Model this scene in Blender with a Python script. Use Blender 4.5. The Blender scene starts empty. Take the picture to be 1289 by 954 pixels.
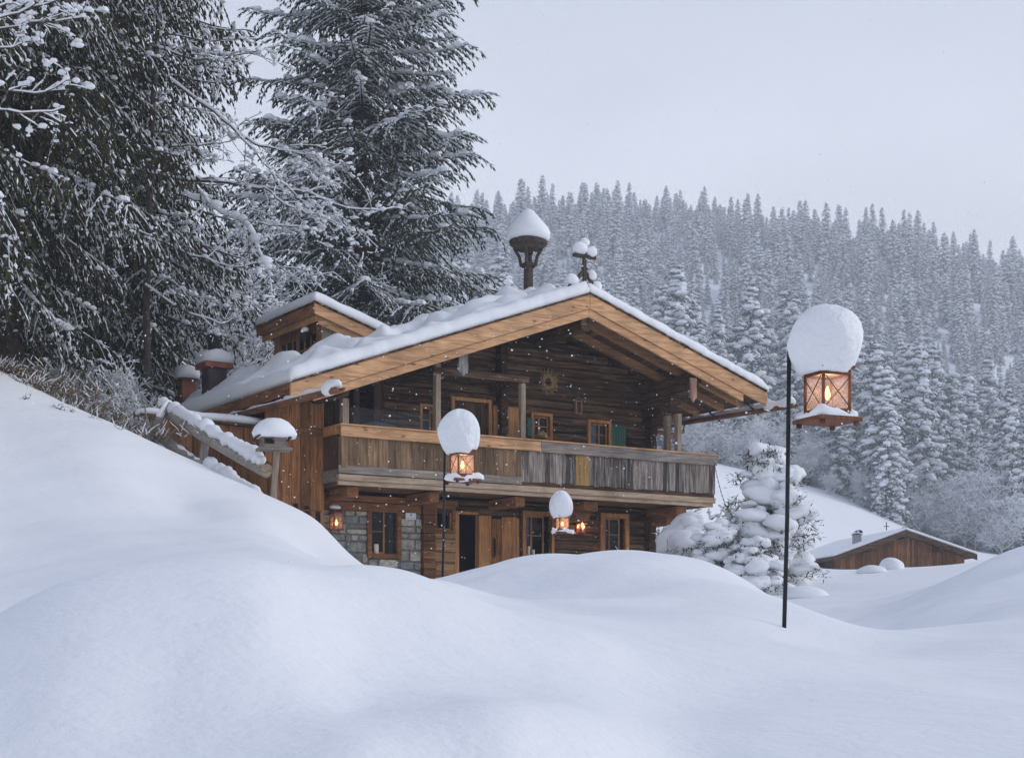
HAZE = 0.00078
import bpy, math, random
import numpy as np
from mathutils import Vector, Matrix
R = math.radians
SC = bpy.context.scene
COL = SC.collection
F = 2043.0; HZ = 820.0; CX = 644.5          # focal length and horizon of a 1289x954 frame
rng = np.random.default_rng(7)
random.seed(7)

# ------------------------------------------------------------------ helpers
def tag(o, label=None, cat=None, group=None, kind=None):
    if label: o['label'] = label
    if cat: o['category'] = cat
    if group: o['group'] = group
    if kind: o['kind'] = kind
    return o

def empty(name, loc, rz=0.0, label=None, cat=None, group=None):
    o = bpy.data.objects.new(name, None); COL.objects.link(o)
    o.empty_display_size = 0.3
    o.location = loc; o.rotation_euler = (0, 0, rz)
    return tag(o, label, cat, group)

def kids(o): return [c for c in bpy.data.objects if c.parent == o]

def copy_tree(o, parent=None):
    c = o.copy(); COL.objects.link(c)
    if parent is not None: c.parent = parent
    for ch in kids(o): copy_tree(ch, c)
    return c

def np_mesh(name, V, faces_list, mats, smooth=False):
    """faces_list: list of (array (n,k), material index)"""
    me = bpy.data.meshes.new(name)
    V = np.asarray(V, dtype=np.float32)
    me.vertices.add(len(V)); me.vertices.foreach_set('co', V.ravel())
    fl = [(np.asarray(f, dtype=np.int32), m) for f, m in faces_list if len(f)]
    nl = sum(f.size for f, _ in fl); nf = sum(len(f) for f, _ in fl)
    me.loops.add(nl); me.polygons.add(nf)
    me.loops.foreach_set('vertex_index', np.concatenate([f.ravel() for f, _ in fl]))
    tot = np.concatenate([np.full(len(f), f.shape[1], np.int32) for f, _ in fl])
    st = np.concatenate([[0], np.cumsum(tot)[:-1]]).astype(np.int32)
    me.polygons.foreach_set('loop_start', st)
    try: me.polygons.foreach_set('loop_total', tot)
    except Exception: pass
    me.polygons.foreach_set('material_index', np.concatenate([np.full(len(f), m, np.int32) for f, m in fl]))
    me.polygons.foreach_set('use_smooth', np.full(nf, bool(smooth)))
    for m in mats: me.materials.append(m)
    me.update(calc_edges=True); me.validate()
    return me

def link(name, me, parent=None, loc=None):
    o = bpy.data.objects.new(name, me); COL.objects.link(o)
    if parent is not None: o.parent = parent
    if loc is not None: o.location = loc
    return o

class MB:
    """collects shapes for one mesh"""
    def __init__(s, dz=0.0): s.v = []; s.f = []; s.m = []; s.dz = dz
    def add(s, vs, fs, m=0):
        n = len(s.v); s.v += [(p[0], p[1], p[2] - s.dz) for p in vs]
        s.f += [tuple(i + n for i in q) for q in fs]; s.m += [m] * len(fs)
    def hexa(s, c, m=0):   # 8 corners: 4 bottom ccw, 4 top ccw
        s.add(c, [(3,2,1,0),(4,5,6,7),(0,1,5,4),(1,2,6,5),(2,3,7,6),(3,0,4,7)], m)
    def box(s, x0, x1, y0, y1, z0, z1, m=0, j=0.0):
        c = [(x0,y0,z0),(x1,y0,z0),(x1,y1,z0),(x0,y1,z0),(x0,y0,z1),(x1,y0,z1),(x1,y1,z1),(x0,y1,z1)]
        if j: c = [(p[0]+random.uniform(-j,j), p[1]+random.uniform(-j,j), p[2]+random.uniform(-j,j)) for p in c]
        s.hexa(c, m)
    def slab(s, p, q, y0, y1, h0, h1, m=0):
        """board along the x-z line p->q, vertical extent h0..h1 relative to the line, y0..y1"""
        (ax, az), (bx, bz) = p, q
        s.hexa([(ax,y0,az+h0),(bx,y0,bz+h0),(bx,y1,bz+h0),(ax,y1,az+h0),
                (ax,y0,az+h1),(bx,y0,bz+h1),(bx,y1,bz+h1),(ax,y1,az+h1)], m)
    def beam(s, p, q, w, h, up=(0,0,1), m=0):
        p = Vector(p); q = Vector(q); d = (q-p).normalized(); u = Vector(up)
        x = d.cross(u).normalized(); z = x.cross(d).normalized()
        c = []
        for zz in (-h/2, h/2):
            for P, xx in ((p,-w/2),(q,-w/2),(q,w/2),(p,w/2)):
                c.append(tuple(P + x*xx + z*zz))
        s.hexa([c[0],c[3],c[2],c[1],c[4],c[7],c[6],c[5]], m)
    def tube(s, pts, rad, n=8, m=0, cap=True, sq=1.0):
        pts = [Vector(p) for p in pts]
        if not hasattr(rad, '__len__'): rad = [rad]*len(pts)
        vs = []; fs = []
        for i, p in enumerate(pts):
            d = (pts[min(i+1,len(pts)-1)] - pts[max(i-1,0)]).normalized()
            u = Vector((0,0,1)) if abs(d.z) < .95 else Vector((1,0,0))
            x = d.cross(u).normalized(); y = x.cross(d).normalized()
            for k in range(n):
                a = 2*math.pi*k/n
                vs.append(tuple(p + x*rad[i]*math.cos(a) + y*rad[i]*sq*math.sin(a)))
        for i in range(len(pts)-1):
            for k in range(n):
                a, b = i*n+k, i*n+(k+1) % n
                fs.append((a, b, b+n, a+n))
        if cap: fs.append(tuple(range(n-1,-1,-1))); fs.append(tuple((len(pts)-1)*n+k for k in range(n)))
        s.add(vs, fs, m)
    def lathe(s, prof, c=(0,0,0), n=20, m=0, jit=0.0, seed=0, sx=1, sy=1):
        """prof: (r,z) from bottom to top"""
        rr = random.Random(seed); vs = []; fs = []
        ph = [rr.uniform(0,6.28) for _ in range(6)]
        for i,(r,z) in enumerate(prof):
            for k in range(n):
                a = 2*math.pi*k/n
                w = 1 + jit*(math.sin(2*a+ph[0]+z*5)*.5 + math.sin(3*a+ph[1]-z*9)*.35 + math.sin(5*a+ph[2]+z*14)*.25)
                zz = z + jit*r*.5*(math.sin(3*a+ph[3])*.5+math.sin(5*a+ph[4])*.4)*(1 if i < len(prof)-1 else 0)
                vs.append((c[0]+sx*r*w*math.cos(a), c[1]+sy*r*w*math.sin(a), c[2]+zz))
        for i in range(len(prof)-1):
            for k in range(n):
                a, b = i*n+k, i*n+(k+1) % n
                fs.append((a, b, b+n, a+n))
        fs.append(tuple(range(n-1,-1,-1))); fs.append(tuple((len(prof)-1)*n+k for k in range(n)))
        s.add(vs, fs, m)
    def blob(s, c, r, n=12, m=0, jit=.15, seed=0):
        """lumpy ellipsoid, r = (rx, ry, rz)"""
        rr = random.Random(seed); ph = [rr.uniform(0,6.28) for _ in range(8)]
        vs = []; fs = []; k2 = n; k1 = max(5, n*2//3)
        for i in range(k1+1):
            th = math.pi*i/k1 - math.pi/2
            for k in range(k2):
                a = 2*math.pi*k/k2
                x, y, z = math.cos(th)*math.cos(a), math.cos(th)*math.sin(a), math.sin(th)
                w = 1 + jit*(math.sin(2.3*x+ph[0]+2*z)+math.sin(3.1*y+ph[1]-1.5*z)+.7*math.sin(5*x+ph[2]+4*y)+.6*math.sin(6*z+ph[3]+5*y))/1.8
                vs.append((c[0]+r[0]*w*x, c[1]+r[1]*w*y, c[2]+r[2]*w*z))
        for i in range(k1):
            for k in range(k2):
                a, b = i*k2+k, i*k2+(k+1) % k2
                fs.append((a, b, b+k2, a+k2))
        s.add(vs, fs, m)
    def build(s, name, mats, parent=None, smooth=False, bevel=0.0, loc=None):
        if not isinstance(mats, (list, tuple)): mats = [mats]
        me = bpy.data.meshes.new(name)
        me.from_pydata(s.v, [], s.f)
        for m in mats: me.materials.append(m)
        me.polygons.foreach_set('material_index', s.m)
        me.polygons.foreach_set('use_smooth', [smooth]*len(s.f))
        me.update()
        o = link(name, me, parent, loc)
        if bevel:
            b = o.modifiers.new('edge', 'BEVEL'); b.width = bevel; b.segments = 1; b.limit_method = 'ANGLE'
        return o

# ------------------------------------------------------------------ materials
def newmat(name):
    m = bpy.data.materials.new(name); m.use_nodes = True
    nt = m.node_tree; b = nt.nodes['Principled BSDF']
    return m, nt, b
def N(nt, typ, **kw):
    n = nt.nodes.new(typ)
    for k, v in kw.items():
        if k.startswith('i_'): n.inputs[k[2:].replace('_', ' ')].default_value = v
        else: setattr(n, k, v)
    return n
def ramp(nt, stops):
    n = nt.nodes.new('ShaderNodeValToRGB'); e = n.color_ramp.elements
    while len(e) < len(stops): e.new(.5)
    for i, (p, c) in enumerate(stops):
        e[i].position = p; e[i].color = (c[0], c[1], c[2], 1) if hasattr(c, '__len__') else (c, c, c, 1)
    return n
def mixc(nt, typ, fac, a, b):
    n = nt.nodes.new('ShaderNodeMix'); n.data_type = 'RGBA'; n.blend_type = typ
    for sock, val in ((n.inputs[0], fac), (n.inputs[6], a), (n.inputs[7], b)):
        if hasattr(val, 'is_linked') or hasattr(val, 'links'): nt.links.new(val, sock)
        elif hasattr(val, '__len__'): sock.default_value = (val[0], val[1], val[2], 1)
        else: sock.default_value = val
    return n.outputs[2]
def bump(nt, b, h, strength, dist):
    n = N(nt, 'ShaderNodeBump'); n.inputs['Strength'].default_value = strength; n.inputs['Distance'].default_value = dist
    nt.links.new(h, n.inputs['Height']); nt.links.new(n.outputs[0], b.inputs['Normal'])

def wood(name, dark, mid, light, axis='x', var=.35, rough=.8, knots=.4, grain=1.0, wear=None):
    m, nt, b = newmat(name); L = nt.links.new
    tc = N(nt, 'ShaderNodeTexCoord'); mp = N(nt, 'ShaderNodeMapping')
    L(tc.outputs['Object'], mp.inputs['Vector'])
    geo = N(nt, 'ShaderNodeNewGeometry')
    # every board gets its own stretch of grain
    off = N(nt, 'ShaderNodeVectorMath', operation='SCALE'); off.inputs[0].default_value = (37, 53, 71)
    L(geo.outputs['Random Per Island'], off.inputs['Scale']); L(off.outputs[0], mp.inputs['Location'])
    s = {'x': (1.1, 14, 14), 'y': (14, 1.1, 14), 'z': (14, 14, 1.1)}[axis]
    mp.inputs['Scale'].default_value = [q*grain for q in s]
    n1 = N(nt, 'ShaderNodeTexNoise'); n1.inputs['Scale'].default_value = 1.6; n1.inputs['Detail'].default_value = 7; n1.inputs['Roughness'].default_value = .65; n1.inputs['Distortion'].default_value = .5
    L(mp.outputs[0], n1.inputs['Vector'])
    rp = ramp(nt, [(.28, dark), (.5, mid), (.74, light)]); L(n1.outputs['Fac'], rp.inputs[0])
    # broad patches of weathering
    n2 = N(nt, 'ShaderNodeTexNoise'); n2.inputs['Scale'].default_value = 1.3; n2.inputs['Detail'].default_value = 4
    L(tc.outputs['Object'], n2.inputs['Vector'])
    r2 = ramp(nt, [(.3, .62), (.7, 1.25)]); L(n2.outputs['Fac'], r2.inputs[0])
    c = mixc(nt, 'MULTIPLY', .75, rp.outputs[0], r2.outputs[0])
    rv = ramp(nt, [(0, 1-var), (.5, 1.0), (1, 1+var)]); L(geo.outputs['Random Per Island'], rv.inputs[0])
    c = mixc(nt, 'MULTIPLY', 1.0, c, rv.outputs[0])
    if wear:
        n4 = N(nt, 'ShaderNodeTexNoise'); n4.inputs['Scale'].default_value = .9; n4.inputs['Detail'].default_value = 6; n4.inputs['Roughness'].default_value = .7
        L(mp.outputs[0], n4.inputs['Vector'])
        r4 = ramp(nt, [(.5, 0), (.68, 1)]); L(n4.outputs['Fac'], r4.inputs[0])
        c = mixc(nt, 'MIX', r4.outputs[0], c, wear)
    if knots:
        v = N(nt, 'ShaderNodeTexVoronoi'); v.inputs['Scale'].default_value = 1.0
        m2 = N(nt, 'ShaderNodeMapping'); L(tc.outputs['Object'], m2.inputs['Vector']); L(off.outputs[0], m2.inputs['Location'])
        m2.inputs['Scale'].default_value = {'x': (2.2, 5.5, 5.5), 'y': (5.5, 2.2, 5.5), 'z': (5.5, 5.5, 2.2)}[axis]
        L(m2.outputs[0], v.inputs['Vector'])
        r3 = ramp(nt, [(.05, 1), (.17, 0)]); L(v.outputs['Distance'], r3.inputs[0])
        k = N(nt, 'ShaderNodeMath', operation='MULTIPLY'); k.inputs[1].default_value = knots; L(r3.outputs[0], k.inputs[0])
        c = mixc(nt, 'MIX', k.outputs[0], c, (dark[0]*.5, dark[1]*.4, dark[2]*.4))
    L(c, b.inputs['Base Color']); b.inputs['Roughness'].default_value = rough
    b.inputs['Specular IOR Level'].default_value = .25
    bump(nt, b, n1.outputs['Fac'], .5, .02)
    return m

def plain(name, col, rough=.7, metal=0.0, var=.25, scale=8, bmp=0.0, spec=.4):
    m, nt, b = newmat(name); L = nt.links.new
    tc = N(nt, 'ShaderNodeTexCoord'); n1 = N(nt, 'ShaderNodeTexNoise')
    n1.inputs['Scale'].default_value = scale; n1.inputs['Detail'].default_value = 5
    L(tc.outputs['Object'], n1.inputs['Vector'])
    r = ramp(nt, [(.3, [q*(1-var) for q in col]), (.7, [min(1, q*(1+var)) for q in col])]); L(n1.outputs['Fac'], r.inputs[0])
    L(r.outputs[0], b.inputs['Base Color'])
    b.inputs['Roughness'].default_value = rough; b.inputs['Metallic'].default_value = metal
    b.inputs['Specular IOR Level'].default_value = spec
    if bmp: bump(nt, b, n1.outputs['Fac'], bmp, .02)
    return m

def snow_mat(name, col=(.86, .875, .90), fine=40, st=.25, dist=.01, coarse=None):
    m, nt, b = newmat(name); L = nt.links.new
    tc = N(nt, 'ShaderNodeTexCoord')
    n1 = N(nt, 'ShaderNodeTexNoise'); n1.inputs['Scale'].default_value = fine; n1.inputs['Detail'].default_value = 4; n1.inputs['Roughness'].default_value = .6
    L(tc.outputs['Object'], n1.inputs['Vector'])
    h = n1.outputs['Fac']
    b.inputs['Base Color'].default_value = (*col, 1)
    if coarse:
        n2 = N(nt, 'ShaderNodeTexNoise'); n2.inputs['Scale'].default_value = coarse; n2.inputs['Detail'].default_value = 5
        L(tc.outputs['Object'], n2.inputs['Vector'])
        k = N(nt, 'ShaderNodeMath', operation='MULTIPLY_ADD'); k.inputs[1].default_value = 5.0
        L(n2.outputs['Fac'], k.inputs[0]); L(n1.outputs['Fac'], k.inputs[2]); h = k.outputs[0]
    b.inputs['Roughness'].default_value = .75; b.inputs['Specular IOR Level'].default_value = .2
    bump(nt, b, h, st, dist)
    return m

def glow(name, col, strength):
    m, nt, b = newmat(name)
    b.inputs['Base Color'].default_value = (*col, 1)
    b.inputs['Emission Color'].default_value = (*col, 1); b.inputs['Emission Strength'].default_value = strength
    return m

def pane_mat(name, tint=(.8, .85, .9), refl=.25, rough=.03):
    m = bpy.data.materials.new(name); m.use_nodes = True; nt = m.node_tree; nt.nodes.clear(); L = nt.links.new
    out = N(nt, 'ShaderNodeOutputMaterial'); mx = N(nt, 'ShaderNodeMixShader')
    t = N(nt, 'ShaderNodeBsdfTransparent'); t.inputs[0].default_value = (*tint, 1)
    g = N(nt, 'ShaderNodeBsdfGlossy'); g.inputs['Roughness'].default_value = rough
    lw = N(nt, 'ShaderNodeLayerWeight'); lw.inputs['Blend'].default_value = refl
    L(lw.outputs['Fresnel'], mx.inputs[0]); L(t.outputs[0], mx.inputs[1]); L(g.outputs[0], mx.inputs[2]); L(mx.outputs[0], out.inputs[0])
    return m

def frost_mat(name, tint, white=.5, warm=None):
    """frosted lantern glass: lets the flame shine through"""
    m = bpy.data.materials.new(name); m.use_nodes = True; nt = m.node_tree; nt.nodes.clear(); L = nt.links.new
    out = N(nt, 'ShaderNodeOutputMaterial'); mx = N(nt, 'ShaderNodeMixShader'); m2 = N(nt, 'ShaderNodeMixShader')
    t = N(nt, 'ShaderNodeBsdfTransparent'); t.inputs[0].default_value = (*tint, 1)
    tl = N(nt, 'ShaderNodeBsdfTranslucent'); tl.inputs[0].default_value = (.9, .8, .75, 1)
    d = N(nt, 'ShaderNodeBsdfDiffuse'); d.inputs[0].default_value = (.8, .78, .8, 1)
    m2.inputs[0].default_value = .4; L(tl.outputs[0], m2.inputs[1]); L(d.outputs[0], m2.inputs[2])
    mx.inputs[0].default_value = white; L(t.outputs[0], mx.inputs[1]); L(m2.outputs[0], mx.inputs[2]); L(mx.outputs[0], out.inputs[0])
    return m

def needle_mat(name, dark, light, snowy=0.0):
    m, nt, b = newmat(name); L = nt.links.new
    oi = N(nt, 'ShaderNodeObjectInfo'); geo = N(nt, 'ShaderNodeNewGeometry')
    r = ramp(nt, [(0, dark), (1, light)]); L(geo.outputs['Random Per Island'], r.inputs[0])
    rv = ramp(nt, [(0, .75), (1, 1.25)]); L(oi.outputs['Random'], rv.inputs[0])
    c = mixc(nt, 'MULTIPLY', 1.0, r.outputs[0], rv.outputs[0])
    L(c, b.inputs['Base Color']); b.inputs['Roughness'].default_value = .85; b.inputs['Specular IOR Level'].default_value = .15
    return m

M = {}
M['snow'] = snow_mat('snow')
M['snow_ground'] = snow_mat('ground_snow', fine=30, st=.42, dist=.012, coarse=3.0)
M['snow_far'] = plain('branch_snow', (.80, .82, .85), .85, var=.06, scale=3, spec=.1)
M['flake'] = plain('snowflake', (.96, .97, .98), .9, var=.01, spec=.0)
M['gold_x'] = wood('golden_larch', (.30, .135, .060), (.59, .325, .165), (.74, .47, .265), 'x', var=.14, knots=.9, wear=(.40, .255, .145))
M['gold_y'] = wood('golden_larch_lengthwise', (.30, .13, .05), (.52, .26, .105), (.66, .37, .165), 'y', var=.14, knots=.75)
M['gold_z'] = wood('golden_larch_upright', (.28, .12, .045), (.50, .25, .10), (.64, .355, .16), 'z', var=.15, knots=.6)
M['log'] = wood('old_dark_logs', (.013, .006, .003), (.066, .034, .018), (.18, .103, .058), 'x', var=.65, knots=.2, wear=(.25, .165, .105))
M['log_y'] = wood('old_dark_logs_lengthwise', (.013, .006, .003), (.062, .032, .018), (.16, .092, .054), 'y', var=.5, knots=.2)
M['beam'] = wood('brown_beams', (.07, .026, .010), (.20, .085, .036), (.34, .165, .075), 'x', var=.35, knots=.5)
M['beam_y'] = wood('brown_beams_lengthwise', (.07, .026, .010), (.20, .085, .036), (.36, .18, .085), 'y', var=.35, knots=.5)
M['rafter'] = wood('rafter_wood', (.17, .08, .035), (.33, .175, .08), (.45, .26, .125), 'x', var=.2, knots=.3)
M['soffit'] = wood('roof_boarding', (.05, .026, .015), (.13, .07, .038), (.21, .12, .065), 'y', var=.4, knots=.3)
M['post'] = wood('weathered_post', (.16, .12, .085), (.30, .235, .175), (.42, .345, .27), 'z', var=.15, knots=.3)
M['grey_x'] = wood('weathered_grey_rail', (.11, .09, .075), (.235, .20, .17), (.38, .335, .29), 'x', var=.2, knots=.3)
M['beige_x'] = wood('pale_floor_beam', (.22, .15, .10), (.42, .31, .215), (.56, .44, .32), 'x', var=.12, knots=.3)
M['plank_old'] = wood('grey_balcony_planks', (.028, .021, .017), (.135, .108, .090), (.35, .305, .27), 'z', var=.8, knots=.15, wear=(.40, .37, .345))
M['plank_brown'] = wood('brown_balcony_planks', (.060, .034, .017), (.185, .115, .064), (.32, .22, .13), 'z', var=.4, knots=.3)
M['plank_gold'] = wood('ochre_plank', (.20, .11, .035), (.37, .22, .08), (.46, .30, .13), 'z', var=.1, knots=.3)
M['board'] = wood('annex_boards', (.085, .030, .010), (.26, .112, .042), (.42, .21, .092), 'z', var=.45, knots=.5)
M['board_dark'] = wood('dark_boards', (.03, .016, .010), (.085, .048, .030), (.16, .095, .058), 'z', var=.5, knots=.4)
M['frame_z'] = wood('window_wood', (.18, .07, .025), (.40, .185, .07), (.54, .285, .12), 'z', var=.2, knots=.4)
M['pale_beam'] = wood('pale_timbers', (.20, .10, .045), (.40, .235, .115), (.55, .36, .20), 'x', var=.25, knots=.9)
M['bark'] = plain('bark', (.075, .058, .048), .95, var=.45, scale=9, bmp=.6, spec=.1)
M['twig'] = plain('bare_twigs', (.085, .068, .060), .95, var=.3, scale=6, spec=.1)
M['grey_root'] = wood('grey_driftwood', (.14, .12, .10), (.30, .265, .23), (.48, .44, .40), 'x', var=.3, knots=.1, grain=2)
M['grey_post'] = wood('grey_fence_post', (.10, .09, .085), (.24, .22, .205), (.40, .37, .35), 'z', var=.2, knots=.1)
M['iron'] = plain('black_iron', (.020, .021, .024), .55, metal=.4, var=.3, scale=20)
M['copper'] = plain('brown_copper', (.29, .10, .062), .5, metal=.55, var=.3, scale=5)
M['dark_metal'] = plain('dark_sheet', (.055, .046, .048), .45, metal=.6, var=.35, scale=4)
M['rust'] = plain('rusty_lantern', (.16, .085, .05), .7, metal=.3, var=.4, scale=25)
M['lantern_wood'] = wood('lantern_wood', (.07, .026, .015), (.17, .07, .038), (.27, .13, .075), 'z', var=.3, knots=0, grain=3)
M['gutter'] = wood('gutter_log', (.08, .032, .018), (.19, .08, .042), (.30, .15, .08), 'y', var=.2, knots=.2)
M['green'] = plain('green_shutter_paint', (.028, .115, .088), .6, var=.2, scale=12, bmp=.1)
M['bluegrey'] = plain('blue_grey_door', (.11, .14, .21), .55, var=.25, scale=6)  # mottled blue-grey tone of the inner door
M['white'] = plain('white_plate', (.80, .80, .83), .5, var=.04, scale=6)
M['emblem'] = plain('emblem_grey', (.20, .19, .26), .6, var=.2, scale=30)
M['wax'] = plain('candle_wax', (.78, .72, .60), .6, var=.05)
M['straw'] = plain('straw', (.38, .265, .125), .9, var=.5, scale=20)
M['fabric'] = plain('grey_cover', (.16, .16, .185), .9, var=.25, scale=3, bmp=.3)
M['rosewood'] = plain('pinkish_frame', (.30, .17, .145), .7, var=.25)
M['pinkwood'] = wood('pinkish_carved_drop', (.25, .13, .09), (.42, .25, .18), (.52, .34, .26), 'z', var=.1, knots=0)
M['cement'] = plain('grey_render', (.30, .30, .31), .9, var=.2, scale=5, bmp=.3)
M['dark'] = plain('interior_shade_black', (.012, .011, .011), .9, var=.2)  # near-black puts the shade of rooms and slots into the colour
M['curtain'] = plain('pale_curtain', (.42, .44, .50), .9, var=.25, scale=5)
M['glass'] = pane_mat('window_pane', (.72, .78, .84), .18)
M['screen'] = pane_mat('screen_pane', (.86, .89, .92), .2, .06)
M['frost'] = frost_mat('lantern_pane', (.97, .93, .92), .17)
M['flame'] = glow('flame', (1.0, .50, .12), 9.0)
M['lamp_glow'] = glow('warm_bulb', (1.0, .45, .12), 7.0)
M['needle'] = needle_mat('spruce_needles', (.014, .021, .014), (.070, .082, .056))
M['needle_near'] = needle_mat('olive_needles', (.016, .019, .008), (.085, .080, .036))
M['needle_far'] = needle_mat('forest_needles', (.042, .058, .064), (.15, .178, .19))  # paler than the near needles: rime, plus distant haze put into the colour
M['frosted'] = needle_mat('frosted_twigs', (.22, .23, .25), (.50, .52, .56))
M['drygrass'] = needle_mat('dry_stems', (.07, .05, .03), (.20, .145, .09))

def stone_mat():
    m, nt, b = newmat('field_stone'); L = nt.links.new
    tc = N(nt, 'ShaderNodeTexCoord'); mp = N(nt, 'ShaderNodeMapping'); L(tc.outputs['Object'], mp.inputs['Vector'])
    nd = N(nt, 'ShaderNodeTexNoise'); nd.inputs['Scale'].default_value = 9; nd.inputs['Detail'].default_value = 3; L(tc.outputs['Object'], nd.inputs['Vector'])
    geo = N(nt, 'ShaderNodeNewGeometry')
    r = ramp(nt, [(0, (.17, .175, .17)), (.2, (.38, .35, .29)), (.4, (.20, .235, .26)), (.6, (.50, .45, .36)), (.8, (.27, .275, .25)), (1, (.55, .52, .46))])
    L(geo.outputs['Random Per Island'], r.inputs[0])
    rn = ramp(nt, [(.3, .6), (.7, 1.3)]); L(nd.outputs['Fac'], rn.inputs[0])
    c = mixc(nt, 'MULTIPLY', .9, r.outputs[0], rn.outputs[0])
    L(c, b.inputs['Base Color']); b.inputs['Roughness'].default_value = .9; b.inputs['Specular IOR Level'].default_value = .2
    bump(nt, b, nd.outputs['Fac'], .7, .03)
    return m
M['stone'] = stone_mat()
M['mortar'] = plain('mortar', (.20, .185, .165), .95, var=.35, scale=14, bmp=.5)

# translucent flakes: light passes through them
_nt = M['flake'].node_tree; _b = _nt.nodes['Principled BSDF']; _o = _nt.nodes['Material Output']
_t = N(_nt, 'ShaderNodeBsdfTranslucent'); _t.inputs[0].default_value = (.97, .98, 1, 1); _a = N(_nt, 'ShaderNodeMixShader'); _a.inputs[0].default_value = .5
_nt.links.new(_b.outputs[0], _a.inputs[1]); _nt.links.new(_t.outputs[0], _a.inputs[2]); _nt.links.new(_a.outputs[0], _o.inputs['Surface'])
# ------------------------------------------------------------------ ground
def world_pt(px, py, Y): return ((px-CX)/F*Y, Y, (HZ-py)/F*Y)
_cp = []   # control points (px, py, Y) read off the lie of the land
for px in (-900, -400, 0, 200, 330, 450): _cp.append((px, 990, 3.1))
_cp += [(545, 985, 3.25), (545, 885, 4.0), (644, 980, 3.35), (644, 875, 4.4), (740, 975, 3.55), (740, 872, 4.9)]
for px in (860, 960, 1100, 1289, 1700, 2200):
    _cp.append((px, 964, 4.0)); _cp.append((px, 897, 5.2))
_cp += [
 # left mound, close by
 (330, 890, 3.7), (330, 778, 4.35), (330, 703, 5.3), (330, 735, 6.5), (330, 800, 9.5), (330, 735, 16), (330, 690, 20), (330, 650, 25), (330, 620, 29), (330, 640, 33),
 (200, 893, 3.65), (200, 785, 4.2), (200, 708, 5.05), (200, 745, 6.3), (200, 815, 9), (120, 722, 4.9), (60, 743, 4.75), (60, 885, 3.6), (0, 905, 3.55), (0, 775, 4.6), (0, 812, 5.8), (0, 845, 9), (0, 700, 20), (0, 560, 26), (0, 468, 31), (0, 480, 36),
 (-300, 890, 5), (-300, 850, 9), (-300, 640, 20), (-300, 420, 32), (-300, 400, 45),
 (140, 800, 12), (140, 690, 20), (140, 600, 25), (140, 542, 28), (140, 556, 34), (230, 577, 28.5), (230, 600, 34), (230, 640, 25), (70, 505, 30),
 (450, 895, 3.9), (450, 785, 4.9), (450, 711, 6.3), (450, 735, 7.8), (450, 775, 12), (450, 735, 18), (450, 722, 24), (450, 706, 28), (450, 740, 31), (400, 658, 29), (400, 700, 25), (400, 690, 32),
 (500, 717, 7.2), (545, 728, 8.6), (545, 782, 5.4), (545, 745, 13), (560, 732, 17), (530, 735, 16), (545, 748, 24), (545, 752, 30), (500, 745, 13), (600, 757, 8.0),
 # right mound
 (640, 708, 16), (770, 698, 16), (850, 703, 15.5), (940, 735, 14), (1010, 764, 12), (1085, 803, 11),
 (640, 758, 11.5), (770, 752, 11), (850, 760, 10.5), (940, 780, 9.5), (989, 787, 10), (640, 786, 6.1), (740, 806, 6.4), (800, 826, 6.6), (1000, 862, 6.6),
 (640, 742, 22), (770, 748, 23), (850, 755, 22), (940, 780, 20), (1010, 790, 17), (1085, 806, 14),
 (640, 752, 30), (770, 752, 30), (850, 750, 30), (940, 757, 28), (965, 746, 33),
 (640, 750, 37), (500, 745, 37), (800, 748, 39), (420, 735, 36), (700, 738, 45),
 # right field and second mound
 (1289, 870, 7), (1289, 806, 10), (1289, 752, 14), (1289, 690, 20), (1240, 712, 19), (1192, 741, 17.5), (1168, 768, 15.5), (1135, 792, 12.5), (1150, 860, 7),
 (1289, 730, 26), (1400, 680, 20), (1600, 690, 22), (1500, 800, 10), (1100, 765, 21), (1100, 747, 28), (1030, 755, 24), (1200, 742, 27),
 (1000, 742, 45), (1040, 729, 60), (1110, 715, 68), (1200, 711, 73), (1289, 698, 75), (1500, 690, 75),
 (1060, 733, 48), (1200, 728, 48), (1289, 726, 48),
 (1130, 717, 90), (1040, 722, 84), (1230, 716, 92), (1320, 712, 95),
 (1130, 697, 125), (1230, 706, 125), (1130, 672, 170), (1230, 702, 170), (1350, 704, 170),
 (850, 735, 42), (870, 667, 60), (870, 620, 100), (870, 590, 160), (1000, 690, 100), (1000, 640, 160), (930, 735, 45), (960, 715, 60),
 # forest edge and wooded hill
 (700, 560, 222), (899, 578, 222), (1008, 606, 222), (1076, 625, 222), (1124, 645, 222), (1191, 680, 222), (1289, 692, 222), (1450, 700, 222),
 (899, 440, 400), (1100, 480, 400), (1289, 530, 400), (1500, 560, 400), (600, 430, 400),
 (600, 298, 620), (690, 294, 620), (880, 296, 620), (1000, 318, 620), (1100, 324, 620), (1200, 342, 620), (1289, 372, 620), (1500, 450, 620),
 (690, 420, 800), (1100, 450, 800), (1289, 480, 800), (900, 560, 1100), (1400, 600, 1100), (200, 560, 1100),
 # behind the house on the left
 (450, 640, 60), (640, 660, 60), (200, 540, 60), (0, 500, 60), (300, 560, 100), (0, 470, 110), (-400, 430, 110), (600, 600, 110),
 (300, 480, 250), (0, 470, 250), (300, 400, 620), (0, 420, 620), (-500, 420, 620), (-500, 440, 250),
]
_W = [world_pt(*c) for c in _cp]
for x in (-8, -4, 0, 4, 8): _W += [(x, 0.5, -.72)]
for x in (-4, 0, 4): _W += [(x, -25, -1.4)]
_W = np.array(_W)
def _q(X, Y):
    D = np.where(Y > 0, np.sqrt(Y*Y + 9), 3 - .02*np.minimum(Y, 0))
    s = np.clip(X/D, -1.5, 1.5)
    return np.stack([s*4.0, np.log(D)*1.6], -1), D
_C, _D = _q(_W[:, 0], _W[:, 1])
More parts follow.
